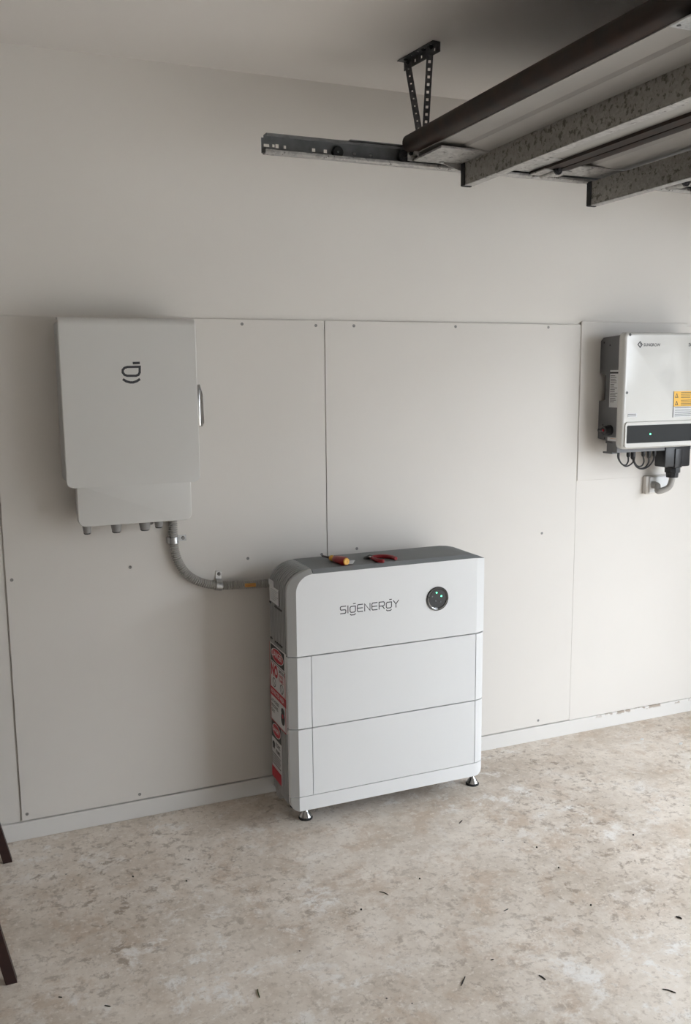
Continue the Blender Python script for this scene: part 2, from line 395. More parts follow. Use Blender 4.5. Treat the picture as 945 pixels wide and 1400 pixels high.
mb.loft([vsd[i*n:(i+1)*n] for i in range(len(xs))])
door = mb.build('door', 'gateway_paint', gw, True, angle=0.5)

mb = MB(); plate(mb, x0+0.003, x1-0.003, z0+0.003, z1-0.03, GY+0.030, GY+TH-0.0005, (rb-0.003, rb-0.003, 0.004, 0.004), 0.001); mb.build('door_return', 'gateway_paint', gw, True)
mb = MB(); plate(mb, 0.3135, 0.7045, 1.158, 1.305, GY+0.045, GY+0.006, (0.024, 0.024, 0.001, 0.001), 0.003); mb.build('lower_cover', 'gateway_paint', gw, True)
# logo on the door
NY = (0, -1, 0)
def logo(yy, pts): return [(W(u, v, yy).x, yy, W(u, v, yy).z) for u, v in pts]
mb = MB()
mb.ribbon(logo(GY, [(182.7, 496.4), (190.0, 496.2)]), 0.0085, NY, 0.0004)
loop = [(191.0, 501.4), (174, 501.8), (170.2, 503.0), (167.8, 505.8), (167.8, 509.2), (170.2, 512.4), (174, 513.8), (186, 513.8), (189.4, 512.4), (191.0, 509.2), (191.0, 501.4)]
mb.ribbon(logo(GY, loop), 0.0078, NY, 0.0004)
mb.ribbon(logo(GY, [(169.0, 519.0), (172.5, 521.3), (178, 522.8), (182, 522.8), (187, 521.2), (190.5, 518.8)]), 0.0082, NY, 0.0004)
mb.build('logo', 'logo_grey', door)
# side latch
lt = MB().rbox(0.731, 0.7475, GY+0.004, GY+0.034, 1.490, 1.634, 0.003, 2).build('latch', 'chrome', gw, True)
MB().loft([[(0.747, GY+0.008, z), (0.747+dx, GY+0.006, z), (0.747+dx, GY+0.028, z), (0.747, GY+0.030, z)] for z, dx in ((1.488, 0.006), (1.500, 0.0125), (1.600, 0.0105), (1.622, 0.004), (1.636, 0.001))]).build('lever', 'chrome', lt)
# cable glands under the box
for u, v, r, tail in ((119, 722, 0.0155, 0.034), (159, 720, 0.0190, 0.036), (198, 717, 0.0205, 0.036), (217, 716, 0.0165, 0.030)):
    q = W(u, v, -0.085)
    g = MB().lathe((q.x, -0.085, 1.172), (0, -0.05, -1), [(0, r*0.9), (0.010, r*0.9), (0.010, r), (tail*0.7, r), (tail*0.85, r*0.96), (tail+0.012, r*0.80), (tail+0.016, r*0.5)], 16).build('cable_gland', 'gland_grey', gw, True)
    MB().lathe((q.x, -0.085-0.0008, 1.172-tail-0.010), (0, -0.05, -1), [(0, r*0.84), (0.004, r*0.78), (0.007, r*0.62), (0.007, 0.001)], 16).build('seal', 'black_plastic', g, True)
q = W(206, 716, -0.10)
MB().lathe((q.x, -0.062, 1.172), (0, 0, -1), [(0, 0.017), (0.032, 0.017), (0.036, 0.013), (0.036, 0.002)], 16).build('blanking_plug', 'conduit_grey', gw, True)

# ================================================================== corrugated conduit with its saddles
CY = -0.030
cpts = [W(236, 700, CY), W(236.5, 722, CY), W(237.5, 742, CY), W(242.0, 763, CY), W(253.0, 782, CY), W(272, 795, CY), W(298, 800, CY), W(330, 799.5, CY), W(366, 797.5, CY), W(402, 795.0, CY)]
path = resample(spline(cpts, 30), 0.0013)
rad = [0.0150+0.0026*math.sin(2*math.pi*i*0.0013/0.0080) for i in range(len(path))]
cond = MB().tube(path, rad, 12).build('corrugated_conduit', 'conduit_grey', None, True, origin=W(299, 800, CY), angle=2.0)
tag(cond, 'grey corrugated flexible conduit curving from the wall box to the battery', 'conduit')
mb = MB()
def near(u, v):
    q = W(u, v, CY); return min(range(len(path)), key=lambda i: (path[i]-q).length)
i0, i1 = near(333, 799), near(348, 799)
ring = []
for i in range(i0, i1+1, 2):
    p = path[i]; ring.append([p+Vector((0, -math.cos(a), math.sin(a)))*0.0182 for a in [(-0.42+0.84*k/6)+0.05 for k in range(7)]])
mb.loft(ring, caps=False, closed=False); mb.build('marker_label', 'sign_orange', cond)
q = W(340.5, 799, CY)
text('lettering', 'SOLAR DC', 0.0075, (q.x-0.017, q.y-0.0182, q.z-0.002), (1, 0, 0.0), (0, 0, 1), 'sign_red', cond, 0.0002)
def saddle(u, v, tabdir, label):
    i = near(u, v); p = path[i]; t = (path[i+5]-path[i-5]).normalized(); td = Vector(tabdir); td = (td-t*td.dot(t)).normalized()
    s = thing('pipe_saddle', (p.x, -0.009, p.z), label, 'clamp', 'zinc pipe saddles on the conduit')
    out = Vector((0, -1, 0)); hw = 0.0115; ring = []
    base = -0.009
    sec = [(-1.25*0.0178, base)]+[(-0.0185*math.cos(a), p.y-0.0185*math.sin(a)) for a in [math.pi*k/10 for k in range(11)]]+[(0.0195, base-0.0018), (0.052, base-0.0018)]
    sec2 = [(-1.25*0.0178+0.0, base)]+[(-0.0205*math.cos(a), p.y-0.0205*math.sin(a)) for a in [math.pi*k/10 for k in range(11)]]+[(0.0215, base-0.0038), (0.052, base-0.0038)]
    rings = []
    for h in (-hw, hw):
        rings.append([Vector((p.x, 0, p.z))+td*a+t*h+Vector((0, y, 0)) for a, y in sec2]+[Vector((p.x, 0, p.z))+td*a+t*h+Vector((0, y, 0)) for a, y in reversed(sec)])
    mb = MB().loft(rings); mb.build('strap', 'zinc', s, True, angle=0.7)
    mb = MB(); e = Vector((p.x, base-0.0038, p.z))+td*0.040
    mb.lathe(e, (0, -1, 0), [(0, 0.007), (0.002, 0.0068), (0.004, 0.004), (0.003, 0.001)], 12); mb.build('screw', 'screw_metal', s, True)
saddle(238, 738, (1, 0, 0.05), 'shiny zinc pipe saddle clamping conduit just under the wall box')
saddle(299, 800, (0.0, 0, 1), 'shiny zinc pipe saddle on the level run of conduit near the battery')

# ================================================================== battery stack
BX0, XC, BYF, BYB = 1.0225, 1.7640, -0.350, -0.128     # front face from crease to crease; outer edges set back behind a chamfer
XLo, XRo, YCL, YCR = 0.9920, 1.8080, BYF+0.016, BYF+0.020
ZB, ZBASE, Z2, Z1, ZT, ZL = 0.073, 0.128, 0.389, 0.6615, 0.9625, 0.976
CB = BYF+0.034                                         # back of the front covers
bt = thing('battery_storage_unit', (1.406, -0.2, 0.0), 'tall white stacked home battery with grey finned side standing on the concrete floor', 'battery')
g = 0.0022
def prism(pts, za, zb): return MB().loft([[(x, y, z) for x, y in pts] for z in (za, zb)])
def band_faces(o):             # the chamfer on the finned side is a grey strip
    for p in o.data.polygons:
        if p.center.x+WORG[o.name].x < BX0 and p.normal.y < -0.1: p.material_index = 1
def trim_parts(za, zb):
    o = prism([(XLo, CB), (XLo, YCL), (BX0, BYF), (BX0+0.0530, BYF), (BX0+0.0530, CB)], za, zb).build('side_trim', ['white_enamel', 'band_grey'], bt)
    band_faces(o)
    prism([(BX0+0.0555, CB), (BX0+0.0555, BYF), (XC-0.0028, BYF), (XC-0.0028, CB)], za, zb).build('front_panel', 'white_enamel', bt)
    prism([(XC, CB), (XC, BYF), (XC+0.016, BYF+0.0035), (XC+0.032, BYF+0.0105), (XRo-0.004, YCR-0.002), (XRo, YCR+0.004), (XRo, CB)], za, zb).build('side_trim', 'white_enamel', bt, True, angle=0.5)
for za, zb_ in ((Z2+g, Z1-g), (ZBASE+g*0.6, Z2-g)): trim_parts(za, zb_)
# base cover with rounded lower corners
def bz(x):
    e = min(x-XLo, XRo-x); q = 0.034; return ZB if e >= q else ZB+q-math.sqrt(max(0, q*q-(q-e)**2))
plan = [(XLo, YCL+0.004)]+[(XLo+(BX0-XLo)*t, YCL+(BYF-YCL)*t) for t in (0.1, 0.25, 0.45, 0.7, 1.0)]+[(BX0+0.01, BYF), (XC, BYF), (XC+0.016, BYF+0.0035), (XC+0.032, BYF+0.0105), (XRo-0.004, YCR-0.002), (XRo, YCR+0.004)]
bt_base = MB().loft([[(x, y, ZBASE-g*0.6), (x, CB, ZBASE-g*0.6), (x, CB, bz(x)), (x, y, bz(x))] for x, y in plan]).build('base_cover', ['white_enamel', 'band_grey'], bt, True, angle=0.4)
band_faces(bt_base)
# top cover: flat face with a chamfer running up the side, round the corner and along the lid
RT_C = 0.066; NA = 12
Fp, Op, kind = [(BX0, Z1+g)], [(XLo, Z1+g)], [0]
for k in range(NA+1):
    an = math.pi/2*k/NA
    Fp.append((BX0+RT_C-RT_C*math.cos(an), ZT-RT_C+RT_C*math.sin(an)))
    Op.append((BX0+RT_C-(RT_C+BX0-XLo)*math.cos(an), ZT-RT_C+(RT_C+ZL-ZT)*math.sin(an))); kind.append(0)
kind[-1] = 1
Fp += [(XC-0.05, ZT), (XC-0.02, ZT), (XC-0.008, ZT-0.0004), (XC, ZT-0.0012), (XC, Z1+g)]
Op += [(XC-0.045, ZL), (XC-0.012, ZL-0.003), (XC+0.018, ZL-0.010), (XRo, ZT-0.008), (XRo, Z1+g)]
kind += [1, 1, 1, 0, 0]
def yo(x): return YCL if x < 1.4 else YCL+(YCR-YCL)*min(1, max(0, (x-XC+0.05)/0.05))
nP = len(Fp); mb = MB()
ringF = [(x, BYF, z) for x, z in Fp]; ringO = [(x, yo(x), z) for x, z in Op]; ringB = [(x, CB, z) for x, z in Op]
for k in range(nP-1):
    mb.mi = kind[k] if kind[k] else (2 if k <= NA else 0)
    mb.add([ringF[k], ringF[k+1], ringO[k+1], ringO[k]], [(0, 1, 2, 3)]); mb.add([ringO[k], ringO[k+1], ringB[k+1], ringB[k]], [(0, 1, 2, 3)])
mb.mi = 0; mb.add(ringF, [tuple(range(nP))]); mb.add(ringB, [tuple(range(nP))]); mb.add([ringF[0], ringO[0], ringB[0], ringB[-1], ringO[-1], ringF[-1]], [(0, 1, 2, 3, 4, 5)])
c1 = mb.build('top_cover', ['white_enamel', 'top_grey', 'band_grey'], bt)
bm = bmesh.new(); bm.from_mesh(c1.data); bmesh.ops.remove_doubles(bm, verts=bm.verts, dist=1e-5); bmesh.ops.recalc_face_normals(bm, faces=bm.faces); bm.to_mesh(c1.data); bm.free()
c1.data.polygons.foreach_set('use_smooth', [True]*len(c1.data.polygons)); c1.data.set_sharp_from_angle(angle=0.3)
# body behind the covers
def outline(inset, zlow):
    an = [math.pi/2*k/NA for k in range(NA+1)]
    pts = [(XLo+inset, zlow)]+[(BX0+RT_C-(RT_C+BX0-XLo-inset)*math.cos(t), ZT-RT_C+(RT_C+ZL-ZT-inset)*math.sin(t)) for t in an]
    pts += [(XC-0.045, ZL-inset), (XC-0.012-inset*0.5, ZL-0.003-inset), (XC+0.018-inset, ZL-0.010-inset), (XRo-inset, ZT-0.010-inset), (XRo-inset, zlow)]
    return pts
core = MB(); core.loft([[(x, y, z) for x, z in outline(0.0045, 0.092)] for y in (BYF+0.026, BYB)]); core.build('core', 'core_dark', bt)  # near-black, so the shallow slots between fins look deep in shade
XT = BX0+RT_C+0.002
lid = [(XT, ZL-0.0004)]+[(x, z-0.0004) for x, z in outline(0.0, 0.09)[NA+2:-1]]
mb = MB(); mb.loft([[(x, y, z) for x, z in lid+[(x-0.002, z-0.010) for x, z in reversed(lid)]] for y in (CB-0.001, BYB)]); mb.build('top_plate', 'top_grey', bt, True, angle=0.4)
YF0 = CB+0.010; NF = 10; pitch = (BYB-YF0)/NF
for k in range(NF):
    ya = YF0+k*pitch+0.001; yb = ya+pitch*0.52
    arc = [(x, z) for x, z in outline(0.0, 0.090) if x < 1.2]; inn = [(x, z) for x, z in outline(0.009, 0.090) if x < 1.2]
    arc.append((XT+0.001, ZL)); inn.append((XT+0.001, ZL-0.009))
    MB().loft([[(x, y, z) for x, z in arc+inn[::-1]] for y in (ya, yb)]).build('fin', 'body_grey', bt, True, angle=0.5)
# rounded foot of the back plate
mb = MB(); pts = [(BYB+0.004, 0.22), (BYB+0.004, 0.10)]+[(BYB-0.041+0.045*math.cos(math.radians(t)), 0.085-0.040*math.sin(math.radians(t))) for t in range(0, 91, 15)]+[(BYB-0.10, 0.080), (BYB-0.10, 0.22)]
mb.loft([[(x, y, z) for y, z in pts] for x in (XLo+0.010, XRo-0.02)]); mb.build('back_tray', 'body_grey', bt, True)
# dark notch where the white corner band meets the grey lid edge
MB().loft([[(BX0+RT_C-0.001, BYF+0.0005, ZT+0.0003), (BX0+RT_C+0.0015, BYF+0.0005, ZT+0.0003), (BX0+RT_C+0.0015, YCL, ZL+0.0004), (BX0+RT_C-0.001, YCL, ZL+0.0004)], [(BX0+RT_C-0.001, BYF+0.002, ZT-0.002), (BX0+RT_C+0.0015, BYF+0.002, ZT-0.002), (BX0+RT_C+0.0015, YCL+0.001, ZL-0.002), (BX0+RT_C-0.001, YCL+0.001, ZL-0.002)]]).build('cover_joint', 'core_dark', bt)
# feet
for u, v in ((421, 1122), (650, 1075), (None, 0), (None, 1)):
    if u: p = FL(u, v); x, y = p.x, p.y+0.024
    else: x, y = (1.075, 1.735)[v], -0.165
    f = MB().lathe((x, y, 0.0), (0, 0, 1), [(0.004, 0.024), (0.010, 0.0245), (0.018, 0.020), (0.028, 0.013), (0.036, 0.0085), (0.044, 0.0070), (0.094, 0.0070)], 20).build('foot', 'chrome', bt, True, angle=0.5)
    MB().lathe((x, y, 0.0), (0, 0, 1), [(0, 0.0265), (0.005, 0.0272), (0.009, 0.0250)], 20).build('rubber_pad', 'black_rubber', f, True)
# lettering on the front: drawn as strokes
GL = {'S': (1, [[(1, 1), (.12, 1), (0, .88), (0, .62), (.12, .5), (.88, .5), (1, .38), (1, .12), (.88, 0), (0, 0)]]),
      'I': (.06, [[(.03, 0), (.03, 1)]]),
      'g': (1, [[(1, .86), (.18, .86), (0, .7), (0, .18), (.18, .02), (.82, .02), (1, .18), (1, .86)], [(.62, 1.22), (1, 1.22)], [(.02, -.22), (.2, -.36), (.8, -.36), (.98, -.22)]]),
      'E': (1, [[(1, 1), (.14, 1), (0, .86), (0, .14), (.14, 0), (1, 0)], [(0, .5), (.95, .5)]]),
      'N': (1, [[(0, 0), (0, 1), (1, 0), (1, 1)]]),
      'R': (1, [[(0, 0), (0, 1), (.86, 1), (1, .88), (1, .54), (.86, .42), (0, .42)], [(.6, .42), (1, 0)]]),
      'Y': (1, [[(0, 1), (.5, .48), (1, 1)], [(.5, .48), (.5, 0)]])}
pa, pb = W(465.5, 838.5, BYF), W(545.0, 830.5, BYF)
wt = sum(GL[c][0] for c in 'SIgENERgY'); gap = 0.36; unit = (pb.x-pa.x)/(wt+gap*8); hgt = 0.0265
xx = pa.x; zz = (pa.z+pb.z)/2; mb = MB()
for ch in 'SIgENERgY':
    w, st = GL[ch]
    for s_ in st: mb.ribbon([(xx+a*unit, BYF, zz+b*hgt) for a, b in s_], 0.0034, NY, 0.0004)
    xx += (w+gap)*unit
mb.build('lettering', 'logo_grey', c1)
# round status display
dc = W(598.0, 818.3, BYF); DR = 0.0465
ds = MB().lathe((dc.x, BYF+0.002, dc.z), (0, -1, 0), [(0, DR), (0.0055, DR), (0.0070, DR-0.002), (0.0070, DR-0.004), (0.0045, DR-0.0105), (0.0045, 0.002)], 40).build('status_display', 'black_gloss', bt, True, angle=0.4)
MB().lathe((dc.x, BYF-0.0020, dc.z), (0, -1, 0), [(0, DR-0.0110), (0.0012, DR-0.0115), (0.0012, 0.002)], 40).build('display_face', 'black_plastic', ds, True, angle=0.4)
mb = MB(); pts = []
for k in range(25):
    a = math.radians(-200+k*190/24); pts.append((dc.x+(DR-0.0068)*math.cos(a), BYF-0.0052, dc.z+(DR-0.0068)*math.sin(a)))
mb.tube(pts, 0.0016, 6); mb.build('bezel_glint', 'chrome', ds, True)  # chrome bevel only along the lower rim, where the glossy ring shows a highlight
for (du, dv), mt in (((-1.0, -8.0), 'green_led'), ((5.5, -3.5), 'green_led'), ((-7.0, -2.5), 'dim_led'), ((-2.5, 3.5), 'dim_led'), ((4.5, 4.5), 'dim_led')):
    q = W(598+du, 818.3+dv, BYF-0.003)
    MB().lathe((q.x, BYF-0.0030, q.z), (0, -1, 0), [(0, 0.0034), (0.0012, 0.0032), (0.0018, 0.001)], 12).build('indicator_light', mt, ds, True)

# signs stuck on the finned side
SXF = XLo-0.0006
RT_, UP_ = Vector((0, -1, 0)), Vector((0, 0, 1)); NXm = Vector((-1, 0, 0))
class Sign:
    def __init__(s, y0, y1, z0, z1, name, base='sign_white', lift=0.0):   # y0 the far (left) edge, y1 the near edge
        s.y0, s.y1, s.z0, s.z1, s.x = y0, y1, z0, z1, SXF-lift
        s.o = MB().box(s.x-0.0008, s.x, y1, y0, z0, z1).build(name, base, bt)
        s.x -= 0.0008; s.n = 0
    def P(s, a, b): return (s.x-0.00006*s.n, s.y0+(s.y1-s.y0)*a, s.z0+(s.z1-s.z0)*b)
    def rect(s, a0, b0, a1, b1, m, name='colour_block'):
        s.n += 1; MB().poly([s.P(a0, b0), s.P(a1, b0), s.P(a1, b1), s.P(a0, b1)], (-0.00012, 0, 0)).build(name, m, s.o); s.n += 2
    def oval(s, a, b, ra, rb, m, name='oval'):
        s.n += 1; MB().poly([s.P(a+ra*math.cos(t), b+rb*math.sin(t)) for t in [2*math.pi*k/28 for k in range(28)]], (-0.00012, 0, 0)).build(name, m, s.o); s.n += 2
    def ring(s, a, b, ra, rb, m):
        s.n += 1; mb = MB(); pts = [s.P(a+ra*math.cos(t), b+rb*math.sin(t)) for t in [2*math.pi*k/16 for k in range(17)]]; pts[-1] = pts[0]
        mb.ribbon(pts, 0.0032, NXm, 0.0001); mb.ribbon([s.P(a-ra*.7, b+rb*.7), s.P(a+ra*.7, b-rb*.7)], 0.0028, NXm, 0.0001); mb.build('prohibition_icon', m, s.o); s.n += 2
    def text(s, t, a, b, size, m, sq=0.85, bold=0.0):
        s.n += 1; text('lettering', t, size, s.P(a, b), RT_, UP_, m, s.o, 0.0003, sq, 'LEFT', bold); s.n += 2
def yz(u, v): p = SX(u, v, SXF); return p.y, p.z
S1 = Sign(-0.134, -0.316, 0.364, 0.668, 'danger_sign')
S1.rect(0.035, 0.775, 0.90, 0.985, 'sign_black')
S1.oval(0.465, 0.880, 0.40, 0.088, 'sign_white'); S1.oval(0.465, 0.880, 0.375, 0.080, 'sign_red')
S1.text('DANGER', 0.13, 0.852, 0.034, 'sign_white', 0.85, 0.02)
S1.rect(0.03, 0.755, 0.97, 0.762, 'sign_black')
S1.text('NO', 0.05, 0.600, 0.062, 'sign_red', 0.80, 0.05)
for t, b, m in (('SMOKING', 0.700, 'sign_black'), ('NAKED', 0.645, 'sign_red'), ('FLAMES', 0.590, 'sign_red')): S1.text(t, 0.57, b, 0.018, m, 0.85, 0.02)
S1.ring(0.25, 0.515, 0.10, 0.055, 'sign_black'); S1.ring(0.74, 0.515, 0.10, 0.055, 'sign_black')
S1.rect(0.0, 0.325, 1.0, 0.435, 'sign_red'); S1.text('RESTRICTED AREA', 0.04, 0.357, 0.0235, 'sign_white', 0.78, 0.01)
for t, b in (('AUTHORISED', 0.245), ('PERSONNEL', 0.180), ('ONLY', 0.115)): S1.text(t, 0.06, b, 0.0185, 'sign_black', 0.80, 0.02)
S1.oval(0.79, 0.245, 0.10, 0.045, 'sign_black', 'figure_icon'); S1.oval(0.79, 0.155, 0.115, 0.085, 'sign_black', 'figure_icon'); S1.oval(0.79, 0.185, 0.05, 0.028, 'sign_red', 'figure_icon')
for a0, b0, a1, b1 in ((0, 0, 0.02, 1), (0.975, 0, 1, 0.76), (0, 0, 1, 0.012)): S1.rect(a0, b0, a1, b1, 'sign_red', 'border')
S2 = Sign(-0.132, -0.246, 0.132, 0.363, 'danger_sign')
S2.rect(0.0, 0.70, 1.0, 1.0, 'sign_black'); S2.oval(0.5, 0.855, 0.43, 0.115, 'sign_white'); S2.oval(0.5, 0.855, 0.40, 0.104, 'sign_red')
S2.text('DANGER', 0.14, 0.828, 0.0215, 'sign_white', 0.82, 0.02)
S2.text('TOXIC', 0.44, 0.590, 0.020, 'sign_black', 0.85, 0.04); S2.text('FUMES', 0.44, 0.480, 0.020, 'sign_black', 0.85, 0.04)
S2.oval(0.22, 0.590, 0.13, 0.05, 'sign_black', 'skull_icon'); S2.rect(0.12, 0.515, 0.32, 0.560, 'sign_black', 'skull_icon')
for k in range(5): S2.rect(0.05, 0.420-k*0.042, 0.95-0.1*(k % 2), 0.436-k*0.042, 'sign_black', 'text_line')
S2.rect(0.0, 0.0, 0.98, 0.19, 'sign_red')
S3 = Sign(-0.143, -0.256, 0.830, 0.890, 'rating_label', 'paper_white')
for k in range(6): S3.rect(0.12, 0.80-k*0.12, 0.88-0.12*(k % 3), 0.825-k*0.12, 'dim_led', 'text_line')
S3.rect(0.96, 0.0, 1.03, 1.0, 'sign_black', 'border')
S4 = Sign(-0.132, -0.190, 0.890, 0.912, 'rating_label', 'paper_white')
# black clips at the ends of the open fins
for y0, y1, z in ((-0.134, -0.155, 0.826), (-0.196, -0.275, 0.822), (-0.136, -0.160, 0.688), (-0.192, -0.275, 0.686)):
    MB().box(XLo-0.0015, XLo+0.010, y1, y0, z-0.006, z).build('fin_clip', 'black_plastic', bt)

# ================================================================== tools on top of the battery
def top(u, v, h): p = FL(u, v, ZL+h); return Vector((p.x, p.y, ZL+h))
tip, hs, he = top(440.5, 760.0, 0.008), top(454.5, 763.2, 0.012), top(474.0, 767.8, 0.0165)
d = (he-hs).normalized(); L_ = (he-hs).length
scd = thing('screwdriver', (hs.x, hs.y, ZL), 'red and yellow insulated screwdriver lying on top of the battery', 'screwdriver')
MB().tube([tip, tip+(hs-tip)*0.08, hs], [0.0028, 0.0040, 0.0042], 10).build('blade', 'trestle_brown', scd, True)
MB().lathe(hs-d*0.012, d, [(0, 0.005), (0.004, 0.0105), (0.012, 0.0115), (0.018, 0.0085), (0.030, 0.0080)], 14).build('collar', 'screwdriver_yellow', scd, True)
mb = MB(); rings = []
ax = d; a = Vector((0, 0, 1)); a = (a-ax*a.dot(ax)).normalized(); b = ax.cross(a)
for h, r in ((0.012, 0.0085), (0.018, 0.0125), (L_*0.45, 0.0150), (L_*0.75, 0.0165), (L_*0.93, 0.0158), (L_*0.98, 0.0135)):
    rings.append([hs+ax*h+(a*math.cos(2*math.pi*k/24)+b*math.sin(2*math.pi*k/24))*r*(1-0.08*(k % 4 == 0)) for k in range(24)])
mb.loft(rings); mb.build('handle', 'screwdriver_red', scd, True)
MB().lathe(hs+d*L_*0.95, d, [(0, 0.0130), (L_*0.04, 0.0130), (L_*0.07, 0.0105), (L_*0.07, 0.004), (L_*0.05, 0.0035), (L_*0.05, 0.001)], 18).build('end_cap', 'screwdriver_yellow', scd, True)
pl = thing('pliers', tuple(top(506, 761, 0)), 'red handled pliers lying open on top of the battery', 'pliers')
def rib(us, r, zz=0.008): return spline([top(u, v, zz) for u, v in us], 6)
p1 = rib([(506, 761.6), (516, 760.8), (528, 760.8), (537, 762.0), (541.5, 763.8)], 1); p2 = rib([(506, 761.6), (512, 764.2), (518, 766.5), (525, 767.2)], 1)
MB().tube(p1, [0.0055+0.0022*min(1, i/8)-0.002*(i == len(p1)-1) for i in range(len(p1))], 10).build('handle', 'plier_red', pl, True)
MB().tube(p2, [0.0055+0.0022*min(1, i/6)-0.002*(i == len(p2)-1) for i in range(len(p2))], 10).build('handle', 'plier_red', pl, True)
j0, j1 = top(509, 761.8, 0.0075), top(497.5, 762.0, 0.0045)
MB().tube([j0, top(505.5, 761.2, 0.0075), top(502.5, 761.5, 0.0065), j1], [0.007, 0.0085, 0.006, 0.0018], 10).build('jaw', 'black_plastic', pl, True)
MB().tube([j0+Vector((0, -0.004, 0)), top(505.5, 762.2, 0.007), top(501.5, 762.4, 0.006), j1], [0.006, 0.007, 0.005, 0.0018], 10).build('jaw', 'black_plastic', pl, True)
MB().lathe(top(506, 761.6, 0.012), (0, 0, 1), [(0, 0.005), (0.0035, 0.0045), (0.0042, 0.001)], 12).build('pivot', 'chrome', pl, True)
cq = [top(477.0, 770.6, 0.0004), top(483.0, 770.8, 0.0004), top(485.6, 766.2, 0.0004), top(479.0, 766.4, 0.0004)]
tag(MB().poly(cq, (0, 0, 0.0012)).build('plastic_tag', 'tag_clear', None, origin=cq[0]), 'small clear plastic tag beside the screwdriver handle', 'tag')

# ================================================================== solar inverter
IY0 = -0.0125; IYS = -0.150; IYF = -0.188; IX0, IX1 = 2.5665, 3.03; IZ0, IZ1 = 1.335, 1.832
iv = thing('solar_inverter', (2.8, IY0, 1.33), 'glossy white solar inverter with grey finned back and dark display, hung on the wall', 'inverter')
GX0, GX1 = 2.581, 3.015
# grey body: side outline with the hand recess, extruded across
side = [(IY0, 1.374), (IY0, 1.540), (-0.055, 1.543), (-0.055, 1.655), (IY0, 1.660), (IY0, 1.800), (-0.030, 1.815), (IYS, 1.822), (IYS, 1.357), (-0.10, 1.363)]
mb = MB(); mb.loft([[(x, y, z) for y, z in side] for x in (GX0, GX1)]); body = mb.build('heat_sink_body', 'inverter_grey', iv)
for k in range(12):
    x = GX0+0.03+k*0.033; MB().box(x, x+0.006, -0.135, -0.03, 1.352, 1.380).build('fin', 'inverter_grey', body)
MB().box(GX0+0.004, GX0+0.02, -0.062, -0.045, 1.545, 1.653).build('hand_recess', 'black_plastic', iv)
mb = MB().box(GX0+0.001, GX1-0.02, IYS+0.006, -0.075, 1.318, 1.36); mb.build('connector_tray', 'inverter_grey', iv)
MB().box(GX0-0.006, GX0+0.03, IYS+0.030, -0.058, 1.312, 1.3185).build('tray_flange', 'inverter_grey', iv)
mb = MB(); rings = []
RI = (0.026, 0.026, 0.022, 0.022)
rings.append(rr(IX0+0.004, IX1-0.004, IZ0+0.004, IZ1-0.004, IYS+0.002, RI))
rings.append(rr(IX0, IX1, IZ0, IZ1, IYS-0.004, RI))
for k in range(6):
    a = math.pi/2*k/5; rings.append(rr(IX0, IX1, IZ0, IZ1, IYF+0.014*(1-math.sin(a)), RI, 6, 0.014*(1-math.cos(a))))
fc = mb.loft(rings).build('front_cover', 'inverter_white', iv, True, angle=0.9)
# raised frame and display strip
DZ0, DZ1 = 1.362, 1.437; DX0 = 2.590
mb = MB()
outer = rr(IX0+0.012, IX1-0.012, DZ0-0.022, DZ1+0.017, IYF, (0.016,)*4); outer2 = rr(IX0+0.012, IX1-0.012, DZ0-0.022, DZ1+0.017, IYF-0.006, (0.016,)*4, 6, 0.003)
inn2 = rr(DX0, IX1-0.022, DZ0, DZ1, IYF-0.006, (0.005,)*4, 6, -0.001); inn = rr(DX0, IX1-0.022, DZ0, DZ1, IYF-0.001, (0.005,)*4)
mb.loft([outer, outer2, inn2, inn], caps=False).build('display_frame', 'inverter_white', iv, True, angle=0.9)
MB().poly(rr(DX0-0.002, IX1-0.020, DZ0-0.002, DZ1+0.002, IYF-0.001, (0.005,)*4), (0, -0.0015, 0)).build('display', 'display_glass', iv)
q = W(889.5, 593.5, IYF-0.003); MB().lathe((q.x, IYF-0.0025, q.z), (0, -1, 0), [(0, 0.0040), (0.0008, 0.0036), (0.001, 0.001)], 12).build('indicator_light', 'green_led', iv, True)
# logo and print
LY = IYF
def wl(u, v): p = W(u, v, LY); return (p.x, LY, p.z)
mb = MB(); mb.ribbon([wl(875.4, 467.2), wl(878.2, 471.0), wl(875.4, 474.8), wl(872.4, 471.0), wl(875.4, 467.2)], 0.0045, NY, 0.0004)
mb.ribbon([wl(875.6, 469.6), wl(876.2, 471.8)], 0.0030, NY, 0.0004); mb.build('logo', 'logo_grey', fc)
q = W(880, 473.2, LY); text('lettering', 'SUNGROW', 0.0175, (q.x, LY, q.z-0.0005), (1, 0, 0), (0, 0, 1), 'logo_grey', fc, 0.0005, 1.0, 'LEFT', 0.02)
q = W(941.5, 473.4, LY); text('lettering', 'SG5K', 0.020, (q.x, LY, q.z), (1, 0, 0), (0, 0, 1), 'logo_grey', fc, 0.0005, 1.0, 'LEFT', 0.03)
def sticker(u0, v0, u1, v1, m, name):
    a, b = W(u0, v0, LY), W(u1, v1, LY); o = MB().box(a.x, b.x, LY-0.0006, LY+0.0005, b.z, a.z).build(name, m, iv); return o, a, b
def lines(o, a, b, rows, m, x0=0.08, x1=0.95, seed=1):
    rnd = random.Random(seed)
    for r in rows:
        z = a.z+(b.z-a.z)*r; l = x0+(x1-x0)*(0.7+0.3*rnd.random())
        MB().box(a.x+(b.x-a.x)*x0, a.x+(b.x-a.x)*l, LY-0.0010, LY-0.0005, z-0.0011, z+0.0011).build('text_line', m, o)
o, a, b = sticker(921.5, 535.0, 956, 545.0, 'sign_yellow', 'warning_label'); lines(o, a, b, (0.18, 0.40, 0.60, 0.80), 'sign_black', 0.28, 0.8, 2)
